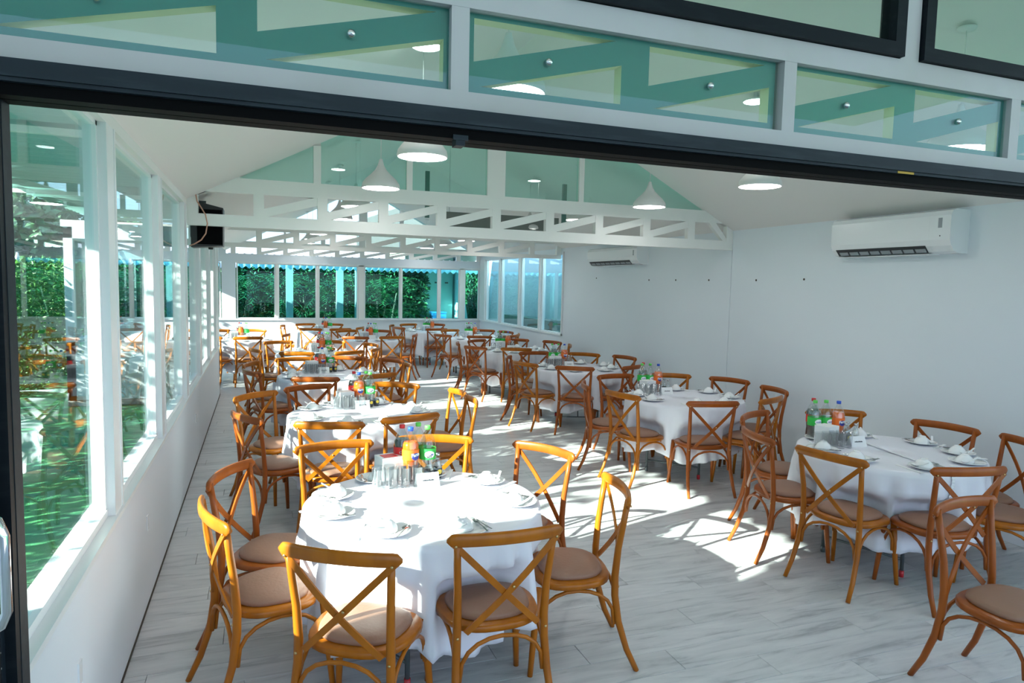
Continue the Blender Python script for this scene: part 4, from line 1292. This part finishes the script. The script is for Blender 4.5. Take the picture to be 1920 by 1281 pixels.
# trees whose leaves dapple the sunlight on the left side
def tree(x, y, zcn, rad, n, size, lab, trunk=True):
    v, f = leaves(random.Random(int(x * 10 + y * 100)), n, (0, 0, zcn), rad, size)
    t = thing('garden_tree', lab, 'tree', (x, y, -0.1), 0)
    obj('foliage', MB().add(v, f), 'leaf', t)
    obj('trunk', MB().tube([(0, 0, 0), (0.05, 0.03, zcn * 0.5), (0, 0, zcn)], [0.05, 0.04, 0.025], 8), 'bark', t)
tree(-4.3, 3.85, 3.1, (0.6, 0.75, 0.85), 260, 0.15, 'small leafy tree outside the left windows, nearest the door')
tree(-4.5, 5.4, 3.1, (0.7, 0.75, 1.0), 1300, 0.15, 'small leafy tree outside the left windows, second from the door')
tree(-4.5, 7.05, 3.2, (0.75, 0.75, 1.0), 2300, 0.15, 'small leafy tree outside the left windows, third from the door')
tree(-4.5, 9.3, 3.1, (0.7, 0.9, 1.0), 1100, 0.15, 'small leafy tree outside the left windows, fourth from the door')
for k, (x, y, zz) in enumerate(((-6.6, 24.0, 2.7), (-8.6, 30.0, 2.9), (-11.5, 35.0, 3.0), (-5.0, 31.0, 2.6))):  # trees added to darken the sky band behind the left glass
    v, f = leaves(random.Random(50 + k), 5200, (0, 0, zz), (2.0, 2.2, 1.7), 0.34)
    t = thing('garden_tree', 'added dark tree covering bright sky beyond the left windows, %s by distance' % ORD[k], 'tree', (x, y, -0.1))
    obj('foliage', MB().add(v, f), 'leaf_dark', t)
    obj('trunk', MB().tube([(0, 0, 0), (0.1, 0.0, zz)], [0.14, 0.07], 8), 'bark', t)
# string lights
cab = MB(); pts = []
for i in range(21):
    u = i / 20
    pts.append((-3.2, 3.0 + 9 * u, 2.25 - 0.25 * math.sin(PI * u)))
cab.tube(pts, 0.006, 5)
t = thing('string_lights', 'string of clear bulbs hanging outside the left windows', 'string lights')
obj('cable', cab, 'black', t)
for i in range(1, 20):
    p = pts[i]
    obj('bulb', MB().lathe([(0.0, -0.12), (0.025, -0.10), (0.032, -0.075), (0.018, -0.04), (0.014, -0.01)], 10, p).mesh('bulb', 'porcelain'), None, t)
# white columns, odd items, and an added outbuilding standing in for a window reflection
for k, x in enumerate((0.75, 2.05, 2.55)):
    tag(obj('garden_column', MB().box(x - 0.09, x + 0.09, 19.1, 19.28, -0.1, 2.3), 'grey_beam'), 'square pale column outside the far windows, %s' % ['left one', 'middle one', 'right one'][k], 'column')
t = thing('outbuilding', 'added pale teal outbuilding standing in for a reflection in the far windows, right side', 'building', (5.4, 22.5, -0.1))
obj('wall', MB().box(-0.9, 0.72, 0, 3.0, 0, 3.0), 'pavilion', t)
obj('doorway', MB().box(-0.80, -0.42, -0.02, 0.0, 0.2, 1.75), 'green_box', t)
obj('roof', MB().box(-0.95, 0.76, -0.1, 3.2, 3.0, 3.12), 'roofgrey', t)
for x in (-0.25, 0.1, 0.45):
    obj('wall_light', MB().box(x, x + 0.10, -0.05, 0.0, 2.0, 2.05), 'dirt', t)
tag(obj('hanging_speaker', MB().prism([(4.50, 2.08), (4.84, 2.03), (4.84, 2.48), (4.50, 2.48)], 22.3, 22.5), 'speaker'), 'dark box speaker from the window reflection, on the added outbuilding wall', 'speaker')
tag(obj('crate', MB().box(5.3, 5.75, 21.9, 22.3, 0.72, 0.95).box(5.28, 5.77, 21.88, 22.32, 0.93, 0.97), 'crate_blue'), 'blue plastic crate from the window reflection, in front of the added outbuilding', 'crate')
tag(obj('bench', MB().box(5.1, 6.1, 21.8, 22.3, 0.62, 0.72).box(5.15, 5.25, 21.85, 22.25, -0.1, 0.62).box(5.95, 6.05, 21.85, 22.25, -0.1, 0.62), 'awning'), 'white bench from the window reflection, under the blue crate', 'bench')
tag(obj('leaning_pole', MB().tube([(5.02, 17.75, 2.12), (5.12, 17.72, 1.5), (5.38, 17.65, -0.1)], 0.035, 8), 'frame'), 'white pole leaning outside the last far window', 'pole')
tag(obj('leaning_pole', MB().tube([(4.98, 17.85, 2.0), (5.22, 17.8, -0.1)], 0.022, 8), 'frame'), 'thinner white pole beside the leaning white pole', 'pole')
tag(obj('planter_box', MB().box(XR + 0.25, XR + 0.55, 13.2, 16.0, -0.1, 1.17), 'green_box'), 'long dark green box outside the right wall windows', 'box')
tag(obj('duct_box', MB().box(2.45, 4.25, 9.6, 10.0, 2.62, 2.92), 'roofgrey'), 'long grey box hung behind the first beam, middle of the hall', 'duct')
for x in (2.6, 4.1):
    tag(obj('hanger_rod', MB().box(x - 0.005, x + 0.005, 9.795, 9.805, 2.92, zc(x) - 0.002), 'lamp'), 'thin rod holding the grey box, %s one' % ('left' if x < 3 else 'right'), 'rod')
struct('wall_neighbour', MB().box(XR + 0.78, XR + 0.9, 8.0, 30.0, -0.1, 3.4), 'cyan_wall', 'pale neighbouring wall outside the right windows')
tag(obj('service_roof', MB().prism([(2.6, 2.9), (6.8, 2.9), (6.8, 3.9), (4.7, 4.4), (2.6, 3.6)], 20.0, 22.0), 'roofgrey'), 'grey roof mass seen through the gable openings', 'roof')
